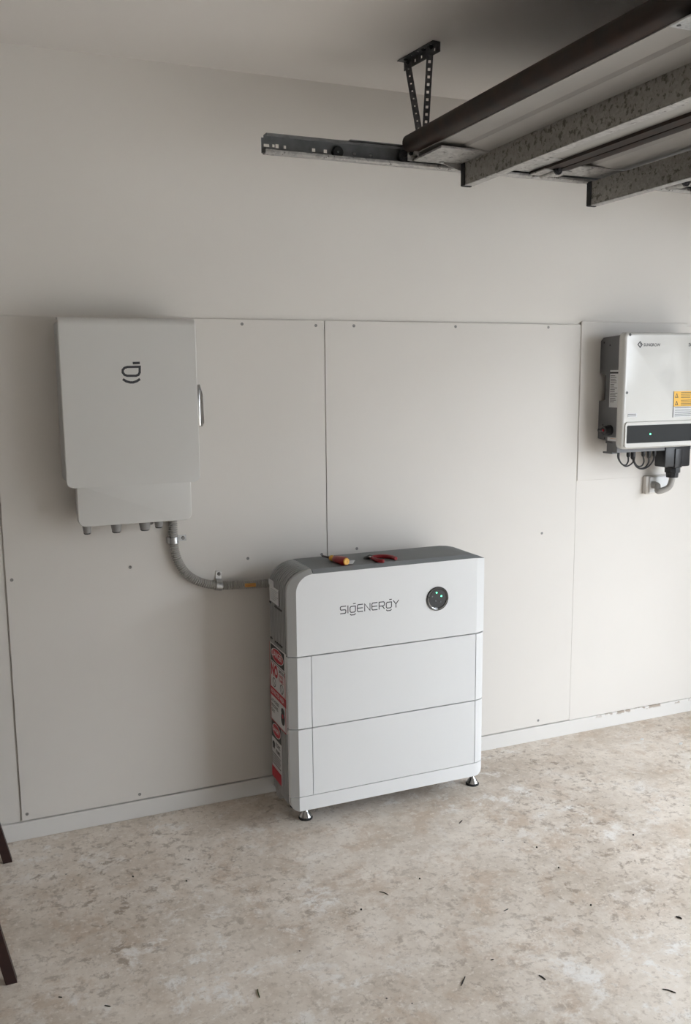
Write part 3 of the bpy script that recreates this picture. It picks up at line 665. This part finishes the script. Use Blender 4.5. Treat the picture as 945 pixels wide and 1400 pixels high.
MB().ribbon([(a.x+0.010, LY-0.0006, b.z+0.008), (a.x+0.017, LY-0.0006, a.z-0.010), (a.x+0.024, LY-0.0006, b.z+0.008), (a.x+0.010, LY-0.0006, b.z+0.008)], 0.003, NY, 0.0003).build('hazard_triangle', 'sign_black', o)
o, a, b = sticker(921.2, 545.6, 956, 555.0, 'sign_yellow', 'warning_label'); lines(o, a, b, (0.18, 0.42, 0.62, 0.82), 'sign_black', 0.28, 0.8, 3)
MB().ribbon([(a.x+0.010, LY-0.0006, b.z+0.008), (a.x+0.017, LY-0.0006, a.z-0.010), (a.x+0.024, LY-0.0006, b.z+0.008), (a.x+0.010, LY-0.0006, b.z+0.008)], 0.003, NY, 0.0003).build('hazard_triangle', 'sign_black', o)
o, a, b = sticker(921.0, 555.6, 956, 569.5, 'paper_white', 'caution_label'); lines(o, a, b, (0.14,), 'sign_black', 0.05, 1.0, 4); lines(o, a, b, (0.36, 0.54, 0.72, 0.88), 'dim_led', 0.06, 0.9, 5)
MB().box(a.x-0.003, a.x, LY-0.0010, LY, b.z, W(921, 535, LY).z).build('label_edge', 'sign_black', o)
o, a, b = sticker(858.5, 565.2, 871.0, 570.2, 'paper_white', 'serial_label'); lines(o, a, b, (0.25, 0.7), 'sign_black', 0.0, 0.95, 6)
for u, v, m in ((861.8, 457.6, 'black_plastic'), (857.3, 537.0, 'black_plastic'), (853.8, 609.0, 'chrome')):
    q = W(u, v, LY); x = max(q.x, IX0+0.0125)
    MB().lathe((x, LY+0.003, q.z), (0, -1, 0), [(0, 0.0058), (0.0045, 0.0056), (0.0045, 0.003), (0.0025, 0.002), (0.0025, 0.0005)], 12).build('cover_screw', m, iv, True)
# side details: rating label, rotary isolator, screws
sx = GX0-0.0006
def yzp(u, v): p = SX(u, v, GX0); return p.y, p.z
(ya, za), (yb, zb2) = yzp(837.5, 506), yzp(848.3, 557.5)
ya = -0.083; yb = -0.140
lab = MB().box(sx-0.0005, GX0+0.001, yb, ya, zb2, za).build('rating_label', 'paper_white', iv)
MB().box(sx-0.0008, sx-0.0004, yb, ya, za-0.015, za-0.008).build('header_bar', 'sign_black', lab)
rnd = random.Random(3)
for k in range(16):
    z = za-0.024-k*0.0075; l = ya-0.004-(ya-yb-0.008)*(0.5+0.5*rnd.random())
    MB().box(sx-0.0008, sx-0.0004, l, ya-0.005, z-0.0012, z+0.0012).build('text_line', 'logo_grey', lab)
iy, iz = yzp(834.0, 588.0)
sw = MB().lathe((GX0+0.001, iy, iz), (-1, 0, 0), [(0, 0.023), (0.010, 0.023), (0.013, 0.020), (0.034, 0.0185), (0.037, 0.016), (0.037, 0.001)], 24).build('isolator_switch', 'black_plastic', iv, True, angle=0.5)
MB().rbox(GX0-0.040, GX0-0.020, iy-0.006, iy+0.034, iz-0.006, iz+0.006, 0.002).build('switch_lever', 'black_plastic', sw, True)
MB().lathe((GX0-0.0385, iy-0.004, iz), (-1, 0, 0), [(0, 0.0045), (0.003, 0.0042), (0.003, 0.001)], 10).build('red_pointer', 'sign_red', sw, True)
(ya, za), (yb, zb2) = yzp(831, 597.5), yzp(843, 603.5)
l2 = MB().box(sx-0.0005, GX0+0.001, min(ya, yb), max(ya, yb), zb2, za).build('isolator_label', 'paper_white', iv)
MB().box(sx-0.0008, sx-0.0004, min(ya, yb)+0.004, max(ya, yb)-0.020, zb2+0.010, za-0.004).build('text_line', 'sign_orange', l2)
for u, v in ((826.5, 468.5), (834.5, 472.0), (824.5, 581.0), (827.0, 599.0)):
    y, z = yzp(u, v); MB().lathe((GX0+0.001, y, z), (-1, 0, 0), [(0, 0.0045), (0.002, 0.0042), (0.002, 0.001)], 10).build('side_screw', 'black_plastic', iv, True)
# plugs, dc leads and the ac connector under the cover
PY = -0.115
plugs = []
for u, v0, v1, r in ((859.5, 616, 625, 0.0085), (866.0, 616, 628, 0.0105), (880.0, 614, 624, 0.0090), (887.5, 614, 626, 0.0095), (895.0, 613, 624, 0.0090)):
    p0, p1 = W(u, v0, PY), W(u, v1, PY)
    MB().lathe((p0.x, PY, 1.330), (0, 0, -1), [(0, r*0.8), (0.012, r*0.8), (0.012, r), (1.330-p1.z-0.008, r), (1.330-p1.z, r*0.7), (1.330-p1.z, 0.001)], 12).build('dc_plug', 'black_plastic', iv, True)
    plugs.append(Vector((p0.x, PY, p1.z)))
def lead(pts): MB().tube(spline(pts, 10), 0.0034, 8).build('dc_lead', 'black_plastic', iv, True)
lead([plugs[0], W(859, 631, PY), W(855.5, 636.0, PY), W(850, 634.0, PY), W(846.5, 627, PY), W(846.5, 618, PY), Vector((W(847.5, 612, PY).x, PY, 1.335))])
lead([plugs[1], W(865.5, 632, PY), W(860, 636.5, PY), W(854.5, 637.2, PY-0.008), W(848.5, 632, PY-0.008), W(845, 624, PY-0.008), Vector((W(845.5, 613, PY).x, PY-0.008, 1.335))])
lead([plugs[2], W(880.5, 631, PY), W(877.5, 637.0, PY), W(871.5, 637.0, PY), W(867.5, 631, PY), plugs[1]+Vector((0.003, 0, 0.01))])
lead([plugs[3], W(887, 632, PY), W(882.5, 638.5, PY-0.006), W(875.5, 640.5, PY-0.006), W(869.5, 636, PY-0.006), W(866, 628, PY-0.006), plugs[1]+Vector((-0.003, -0.006, 0.01))])
lead([plugs[4], W(893, 630, PY), W(887, 637.5, PY-0.010), W(879, 641.0, PY-0.010), W(872, 639.5, PY-0.010), W(867.5, 633, PY-0.010), plugs[1]+Vector((0.0, -0.010, 0.01))])
ax0, ax1 = W(902.5, 620, PY).x, W(936.5, 620, PY).x; az = W(915, 637.5, PY).z
xm = (ax0+ax1)/2
cn = MB(); cn.rbox(ax0, ax1, PY-0.035, PY+0.035, az, 1.34, 0.006); cn.rbox(xm-0.020, xm+0.022, PY-0.041, PY, az-0.004, 1.325, 0.004)
cn.build('ac_connector', 'black_plastic', iv, True, angle=0.5)
gx = W(919.5, 645, PY).x; gz = W(919.5, 653.0, PY).z
MB().lathe((gx, PY, az+0.002), (0, 0, -1), [(0, 0.032), (0.012, 0.034), (0.030, 0.034), (0.032, 0.028), (az-gz, 0.026), (az-gz, 0.012)], 10).build('connector_gland', 'black_plastic', iv)
# grey conduit from the connector into the wall plate
e0 = Vector((gx, PY, gz+0.015)); ex, ezz = W(893, 664, -0.045).x, W(893, 664, -0.045).z
cp = spline([e0, Vector((gx-0.001, PY, gz-0.012)), Vector((gx-0.015, PY+0.005, gz-0.045)), Vector((gx-0.050, PY+0.030, gz-0.062)), Vector((ex+0.012, -0.060, ezz+0.002)), Vector((ex, -0.036, ezz+0.003))], 10)
c2_ = MB().tube(cp, 0.0135, 14).build('bent_conduit', 'conduit_grey', None, True, origin=cp[-1], angle=1.2)
tag(c2_, 'short smooth grey conduit bending from inverter into wall plate', 'conduit')
MB().tube([cp[-8], cp[-1]+Vector((0, -0.001, 0))], 0.0165, 14).build('coupling', 'conduit_grey', c2_, True)
a, b = W(881.5, 653.0, -0.02), W(907.5, 673.5, -0.02)
wp = thing('wall_plate', (a.x, -0.0185, b.z), 'white square wall plate where the inverter conduit enters', 'wall plate')
MB().rbox(a.x, b.x+0.012, -0.032, -0.0085, 1.108, 1.192, 0.003).build('mounting_block', 'panel_paint', wp, True)
MB().rbox(a.x+0.016, b.x+0.008, -0.040, -0.030, 1.114, 1.187, 0.003).build('cover_plate', 'white_enamel', wp, True)

# ================================================================== overhead sectional door, its track and hanger
DY1, DY0 = -0.445, -5.15
DX = [1.395, 1.952, 2.525, 3.095, 3.66]; ZI, ZO = 2.372, 2.432
gd = thing('garage_door', (1.4, DY1, ZI), 'open overhead garage door with brown edge and galvanised cross struts', 'garage door')
def extr(pts, ya, yb, mb=None): mb = mb or MB(); return mb.loft([[(x, y, z) for x, z in pts] for y in (ya, yb)])
for i in range(4):
    xa, xb = DX[i], DX[i+1]
    if i == 0:
        nose = [(xa+0.060, 2.398), (xa+0.030, 2.400)]+[(xa+0.022-0.022*math.cos(math.radians(t)), 2.430+0.027*math.sin(math.radians(t))) for t in range(-70, 91, 16)]+[(xa+0.06, 2.456)]
    else:
        nose = [(xa+0.050, ZI-0.004), (xa+0.022, ZI-0.010), (xa+0.004, ZI-0.006), (xa+0.003, ZI+0.012), (xa+0.010, ZI+0.05), (xa+0.05, ZI+0.055)]
    sec = extr(nose, DY1, DY0).build('door_section', 'door_brown', gd, True, angle=0.7)
    # inner skin with its shallow crease
    z_ = ZI+0.018
    inner_ = [(xa+0.045, z_+0.006), (xa+0.125, z_+0.004), (xa+0.135, z_-0.004), (xa+0.20, z_-0.012), (xb-0.055, z_-0.012), (xb-0.030, z_-0.020), (xb-0.008, z_-0.020), (xb-0.008, z_+0.03), (xa+0.045, z_+0.03)]
    extr(inner_, DY1-0.006, DY0).build('inner_skin', 'door_inner', sec)
    extr([(xa+0.02, z_+0.030), (xb+0.005, z_+0.030), (xb+0.005, z_+0.046), (xa+0.02, z_+0.046)], DY1, DY0).build('outer_skin', 'door_brown', sec)
    extr([(xb-0.050, ZI-0.006), (xb-0.004, ZI-0.006), (xb-0.004, ZI+0.02), (xb-0.050, ZI+0.02)], DY1, DY0).build('joint_rail', 'door_brown', sec)
    # galvanised end stile
    ws = 0.20 if i == 0 else 0.13
    st = MB(); st.box(xa+0.040, xb-0.052, DY1-ws, DY1-0.001, z_-0.0155, z_-0.0100); st.box(xa+0.02, xb-0.01, DY1-0.004, DY1+0.001, z_-0.0155, z_+0.035)
    st.build('end_stile', 'galvanised', sec)
    # strut hung under the section
    sxp, zlo, ye, zt_ = ((1.612, 2.303, -0.465, 2.384), (2.178, 2.280, -0.415, 2.362), (2.75, 2.285, -0.43, 2.362), (3.32, 2.285, -0.43, 2.362))[i]
    c = 0.0025; h2 = 0.034
    prof_ = [(sxp, zlo), (sxp+h2, zlo-0.001), (sxp+h2, zlo+0.012), (sxp+h2-c, zlo+0.012), (sxp+h2-c, zlo+c), (sxp+c, zlo+c), (sxp+c, zt_-c), (sxp+0.06, zt_-c), (sxp+0.06, zt_), (sxp, zt_)]
    so = extr(prof_, ye-0.022, DY0+0.03).build('strut', 'galvanised_strut', sec)
    MB().box(sxp+0.0005, sxp+h2+0.0005, DY0+0.03, ye-0.022, zlo-0.0025, zlo-0.0008).build('strut_lit_strip', 'galvanised', sec)  # paler strip under the strut, imitating floor light on its underside
    mb = MB(); mb.box(sxp-0.003, sxp+0.012, ye-0.024, ye, zlo-0.002, zt_+0.002); mb.box(sxp+0.002, sxp+h2, ye-0.012, ye, zlo-0.003, zlo+0.010); mb.build('strut_end_cap', 'black_rubber', sec)
    # hinge bracket and roller at the end stile
    hx = xa+0.020
    if i == 0:
        rx, rz = W(556, 213, -0.42).x, W(556, 213, -0.42).z
        MB().lathe((rx, -0.402, rz), (0, -1, 0), [(0, 0.021), (0.004, 0.023), (0.010, 0.023), (0.013, 0.018), (0.013, 0.006), (0.055, 0.006), (0.055, 0.001)], 20).build('roller', 'black_plastic', sec, True, angle=0.5)
        mb = MB(); mb.bar((rx+0.004, DY1-0.02, rz+0.004), (rx+0.055, DY1-0.035, rz+0.012), (0, 0, 1), 0.026, 0.020); mb.bar((rx+0.03, DY1-0.03, rz+0.010), (rx+0.21, DY1-0.012, z_-0.025), (0, 0, 1), 0.034, 0.004); mb.build('top_bracket', 'galvanised', sec)
        for u, v, s_ in ((575, 211, 0.009), (600, 213, 0.0055), (606, 221.5, 0.0055)):
            q = W(u, v, DY1-0.038); MB().lathe((q.x, DY1-0.030, q.z), (0, -1, 0), [(0, s_), (0.006, s_), (0.008, s_*0.6), (0.008, 0.0005)], 8).build('bolt', 'zinc', sec)
    else:
        rz = ZI+0.012
        MB().lathe((xa-0.004, -0.402, rz), (0, -1, 0), [(0, 0.021), (0.010, 0.021), (0.012, 0.016), (0.012, 0.006), (0.08, 0.006), (0.08, 0.001)], 20).build('roller', 'black_plastic', sec, True, angle=0.5)
        mb = MB(); mb.box(xa-0.055, xa+0.060, DY1-0.10, DY1-0.012, ZI-0.010, ZI-0.006); mb.tube([(xa-0.006, DY1-0.105, ZI-0.012), (xa-0.006, DY1-0.010, ZI-0.012)], 0.009, 10); mb.build('hinge', 'galvanised', sec, True, angle=0.6)
        MB().lathe((xa-0.006, DY1-0.104, ZI-0.010), (0, -1, 0), [(0, 0.016), (0.008, 0.016), (0.008, 0.008), (0.014, 0.006), (0.014, 0.001)], 14).build('hinge_bush', 'black_plastic', sec, True, angle=0.6)
# pale centre bracket near the leading edge
q0 = FL(926, 18, 2.386)
mb = MB(); mb.box(1.412, 1.62, q0.y-0.075, q0.y+0.050, 2.3800, 2.3835)
mb.build('centre_bracket', 'zinc', gd)
for k in range(5): MB().lathe((1.425+k*0.03, q0.y+0.036-0.02*(k % 2), 2.3802), (0, 0, -1), [(0, 0.005), (0.001, 0.005), (0.001, 0.001)], 8).build('slot', 'black_plastic', gd)

# track along the wall: channel open to the door, square holes punched through the web
TY = -0.388
tk = thing('door_track', (0.92, TY, 2.36), 'long dark steel roller track of the garage door, with square punched holes', 'door track')
TX0, TX1 = 0.919, 3.70
def zt(x): return 2.3655-0.0026*(x-0.92)
holes = []
for u, v, hw, hh in ((364.5, 198.6, 0.0095, 0.0045), (374.0, 199.3, 0.0042, 0.0045), (379.0, 199.8, 0.0055, 0.0060), (389.6, 201.2, 0.0042, 0.0050), (429.0, 205.2, 0.0060, 0.0055), (445.0, 206.8, 0.0060, 0.0055)):
    p = W(u, v, TY); holes.append((p.x-hw, p.x+hw, p.z-hh-zt(p.x), p.z+hh-zt(p.x)))
mb = MB(); TT = 0.002; HT = 0.058
x = TX0
def wbox(xa, xb, za, zb): 
    mb.loft([[(xx, y, zt(xx)+z) for y, z in ((TY, za), (TY+TT, za), (TY+TT, zb), (TY, zb))] for xx in (xa, xb)])
for ha, hb, hz0, hz1 in holes:
    if ha > x: wbox(x, ha, 0.006, HT-0.004)
    wbox(ha, hb, 0.006, hz0); wbox(ha, hb, hz1, HT-0.004); x = hb
wbox(x, TX1, 0.006, HT-0.004)
mb.build('web', 'steel_track', tk)
mb = MB()
fl_ = [(TY+TT, 0.006), (TY-0.006, 0.000), (TY-0.030, -0.002), (TY-0.036, 0.003), (TY-0.036, 0.011), (TY-0.034, 0.011), (TY-0.034, 0.004), (TY-0.029, 0.0005), (TY-0.005, 0.0025), (TY, 0.008)]
mb.loft([[(xx, y, zt(xx)+z) for y, z in fl_] for xx in (TX0+0.003, TX1)]); mb.build('lower_flange', 'galvanised', tk)  # paler metal than the web, standing for floor bounce on the underside
mb = MB()
ft = [(TY+TT, HT-0.004), (TY+TT, HT+0.004), (TY-0.030, HT+0.004), (TY-0.036, HT), (TY-0.036, HT-0.007), (TY-0.034, HT-0.007), (TY-0.034, HT-0.001), (TY-0.029, HT+0.002), (TY, HT+0.002), (TY, HT-0.004)]
mb.loft([[(xx, y, zt(xx)+z) for y, z in ft] for xx in (TX0+0.008, TX1)]); mb.build('upper_flange', 'steel_track', tk)
xs_ = W(474, 193, TY).x
MB().loft([[(xx, y, zt(xx)+HT+z) for y, z in ((TY+0.004, -0.02), (TY+0.004, 0.009), (TY-0.032, 0.009), (TY-0.032, 0.0045), (TY+0.002, 0.0045), (TY+0.002, -0.02))] for xx in (xs_, TX1)]).build('stiffening_angle', 'steel_track', tk)
q = W(462, 208, TY-0.01); sb = MB().lathe((q.x, TY, q.z), (0, -1, 0), [(0, 0.019), (0.012, 0.019), (0.015, 0.016), (0.015, 0.004), (0.010, 0.003), (0.010, 0.0005)], 20).build('rubber_stop', 'black_rubber', tk, True, angle=0.5)
MB().lathe((q.x, TY-0.010, q.z), (0, -1, 0), [(0, 0.0045), (0.003, 0.004), (0.003, 0.0005)], 8).build('stop_screw', 'zinc', sb)
for u, v in ((484.5, 210.5), (507, 212.8)):
    q = W(u, v, TY); MB().lathe((q.x, TY, q.z), (0, -1, 0), [(0, 0.0060), (0.002, 0.0058), (0.004, 0.003), (0.004, 0.0005)], 10).build('track_bolt', 'zinc', tk, True)

# perforated ceiling hanger: a short angle and two straps meeting at the track
hgA, hgB = FL(597, 56, CEIL-0.002), FL(548, 84, CEIL-0.002)
hg = thing('ceiling_hanger', tuple(hgA), 'perforated steel hanger bracket bracing the door track from the ceiling', 'bracket')
def strip(mb, p0, p1, wdir, w, t, n, hole, ends=0.012):   # flat bar with n square holes
    p0, p1 = Vector(p0), Vector(p1); d = (p1-p0); L = d.length; d.normalize(); a = Vector(wdir); a = (a-d*a.dot(d)).normalized(); b = d.cross(a)
    def cell(s0, s1, w0, w1):
        mb.loft([[p0+d*s+a*ww+b*tt for ww, tt in ((w0, -t/2), (w1, -t/2), (w1, t/2), (w0, t/2))] for s in (s0, s1)])
    pit = (L-2*ends)/n; s = 0.0
    for k in range(n):
        c = ends+pit*(k+0.5); s0, s1 = c-hole/2, c+hole/2
        cell(s, s0, -w/2, w/2); cell(s0, s1, -w/2, -hole/2); cell(s0, s1, hole/2, w/2); s = s1
    cell(s, L, -w/2, w/2)
view = (CAM-hgA).normalized()
mb = MB(); dn = (hgB-hgA).normalized(); sidev = dn.cross(Vector((0, 0, 1)))
strip(mb, hgA+Vector((0, 0, -0.001)), hgB+Vector((0, 0, -0.001)), sidev, 0.030, 0.0025, 5, 0.010)
off = sidev*0.014*(1 if sidev.x < 0 else -1)*-1
strip(mb, hgA+Vector((0, 0, -0.015))+off, hgB+Vector((0, 0, -0.015))+off, (0, 0, 1), 0.030, 0.0025, 5, 0.010)
mb.build('ceiling_angle', 'perforated_steel', hg)
foot = Vector((W(579, 196, TY-0.012).x, TY-0.012, zt(1.5)+HT+0.002))
tA = FL(591, 61, CEIL-0.012)+Vector((0, 0.012, 0)); tB = FL(557, 84, CEIL-0.016)
for nm, tp, w_, n_ in (('strap', tA, 0.022, 13), ('strap', tB, 0.022, 11)):
    mb = MB(); wd = (tp-foot).cross(view); strip(mb, tp, foot+Vector((0.004 if tp is tA else -0.004, 0, 0)), wd, w_, 0.0025, n_, 0.0085 if tp is tA else 0.005); mb.build(nm, 'perforated_steel', hg)
for p in (tA, tB): MB().lathe(p+Vector((0, -0.004, -0.006)), (-0.4, -0.9, 0), [(-0.006, 0.007), (0.006, 0.007), (0.008, 0.004), (0.008, 0.0005)], 8).build('bolt', 'black_plastic', hg)
for t in (0.35, 0.85):
    p = hgA+(hgB-hgA)*t+Vector((0, 0, -0.003)); MB().lathe(p, (0, 0, -1), [(0, 0.008), (0.004, 0.007), (0.006, 0.003), (0.006, 0.0005)], 8).build('ceiling_screw', 'black_plastic', hg)

# ================================================================== trestle at the edge
tr = thing('trestle', (-0.17, -0.48, 0.0), 'dark brown trestle with splayed legs standing near the skirting', 'trestle')
fa, fb = FL(10.5, 1177), FL(15.5, 1341)
TZ = 0.74; xa = -0.165
for y in (fa.y, fb.y):
    for s in (1, -1):
        xf = 0.0105 if s > 0 else 2*xa-0.0105
        if s > 0: xf = fa.x if y == fa.y else fb.x
        ys = y+(0.02 if y == fa.y else -0.02)*0
        mb = MB(); rings = []
        for z, x in ((0.0, xf), (TZ, xa+0.02*s)):
            w = 0.015; rings.append([(x-w, ys-w, z), (x+w, ys-w, z), (x+w, ys+w, z), (x-w, ys+w, z)])
        mb.loft(rings); mb.build('leg', 'trestle_brown', tr)
    zc = 0.30; xc = (xa+0.02)+(fa.x-xa-0.02)*(1-zc/TZ); MB().box(2*xa-xc, xc, y-0.010, y+0.010, zc-0.018, zc+0.018).build('crossbar', 'trestle_brown', tr)
MB().rbox(xa-0.045, xa+0.045, fb.y-0.12, fa.y+0.09, TZ-0.02, TZ+0.06, 0.004).build('top_beam', 'trestle_brown', tr)

# ================================================================== debris on the floor
def twig(pts, r, label, m='twig', name='twig', group=None, cat='twig'):
    r *= 0.6; ps = [FL(u, v, 0.0)+Vector((0, 0, r*0.8)) for u, v in pts]; ps = spline(ps, 4)
    n_ = len(ps); o = MB().tube(ps, [r*(0.55+0.45*math.sin(math.pi*(0.15+0.7*i/(n_-1)))) for i in range(n_)], 6).build(name, m, None, True, origin=(ps[0].x, ps[0].y, 0))
    tag(o, label, cat, group)
G = 'dark twigs scattered on the floor'; LB = 'small dark dry twig lying on the concrete floor'
twig([(630.5, 1348), (633, 1343), (636, 1336)], 0.0030, LB, group=G)
twig([(737, 1334), (741, 1336), (746, 1340)], 0.0032, LB, group=G)
twig([(906, 1353), (913, 1354), (924, 1358)], 0.0030, 'longest of the dark dry twigs lying on the concrete floor', group=G)
twig([(519, 1219.5), (526, 1221), (531, 1224)], 0.0022, LB, group=G)
twig([(924, 1254), (929, 1255), (932, 1257)], 0.0045, 'short thick dark twig stub lying on the concrete floor', group=G)
twig([(628, 1126), (632, 1122)], 0.0028, 'tiny dark twig on the concrete just in front of the battery', group=G)
twig([(671, 1313), (675, 1312)], 0.0026, LB, group=G)
twig([(80, 1363.5), (85, 1364)], 0.0026, LB, group=G)
twig([(143, 1375), (151, 1376.5)], 0.0026, LB, group=G)
twig([(689, 1246), (695, 1243)], 0.0024, LB, group=G)
twig([(352.5, 1353), (353, 1358), (355, 1364)], 0.0030, 'short green stalk lying on the concrete floor', 'leaf_green', 'plant_stalk', None, 'stalk')
for u, v, s in ((878, 1011, 0.012), (931, 1017, 0.012)):
    p = FL(u, v); mb = MB(); mb.poly([(p.x-s, p.y-s*0.4, 0), (p.x-s*0.1, p.y-s*0.7, 0), (p.x+s, p.y+s*0.1, 0), (p.x+s*0.4, p.y+s*0.7, 0), (p.x-s*0.6, p.y+s*0.4, 0)], (0, 0, 0.003))
    tag(mb.build('paint_chip', 'chip_white', None, origin=(p.x, p.y, 0)), 'small white paint chip lying near the skirting', 'paint chip', 'white paint chips on the floor')
for u, v in ((734, 1159), (574, 1202), (494, 1244), (764, 1187 + 300 - 300), (866, 1142), (182, 1199), (255, 1205), (808, 1238)):
    p = FL(u, v); mb = MB(); r = 0.0030
    mb.loft([[(p.x+r*k*math.cos(t+0.3), p.y+r*k*(0.8+0.2*math.sin(3*t))*math.sin(t), z) for t in [2*math.pi*i/7 for i in range(7)]] for k, z in ((0.9, 0.0), (1.0, 0.0025), (0.5, 0.005))])
    tag(mb.build('soil_crumb', 'twig', None, True, origin=(p.x, p.y, 0)), 'tiny dark soil crumb on the concrete floor', 'soil crumb', 'soil crumbs on the floor')
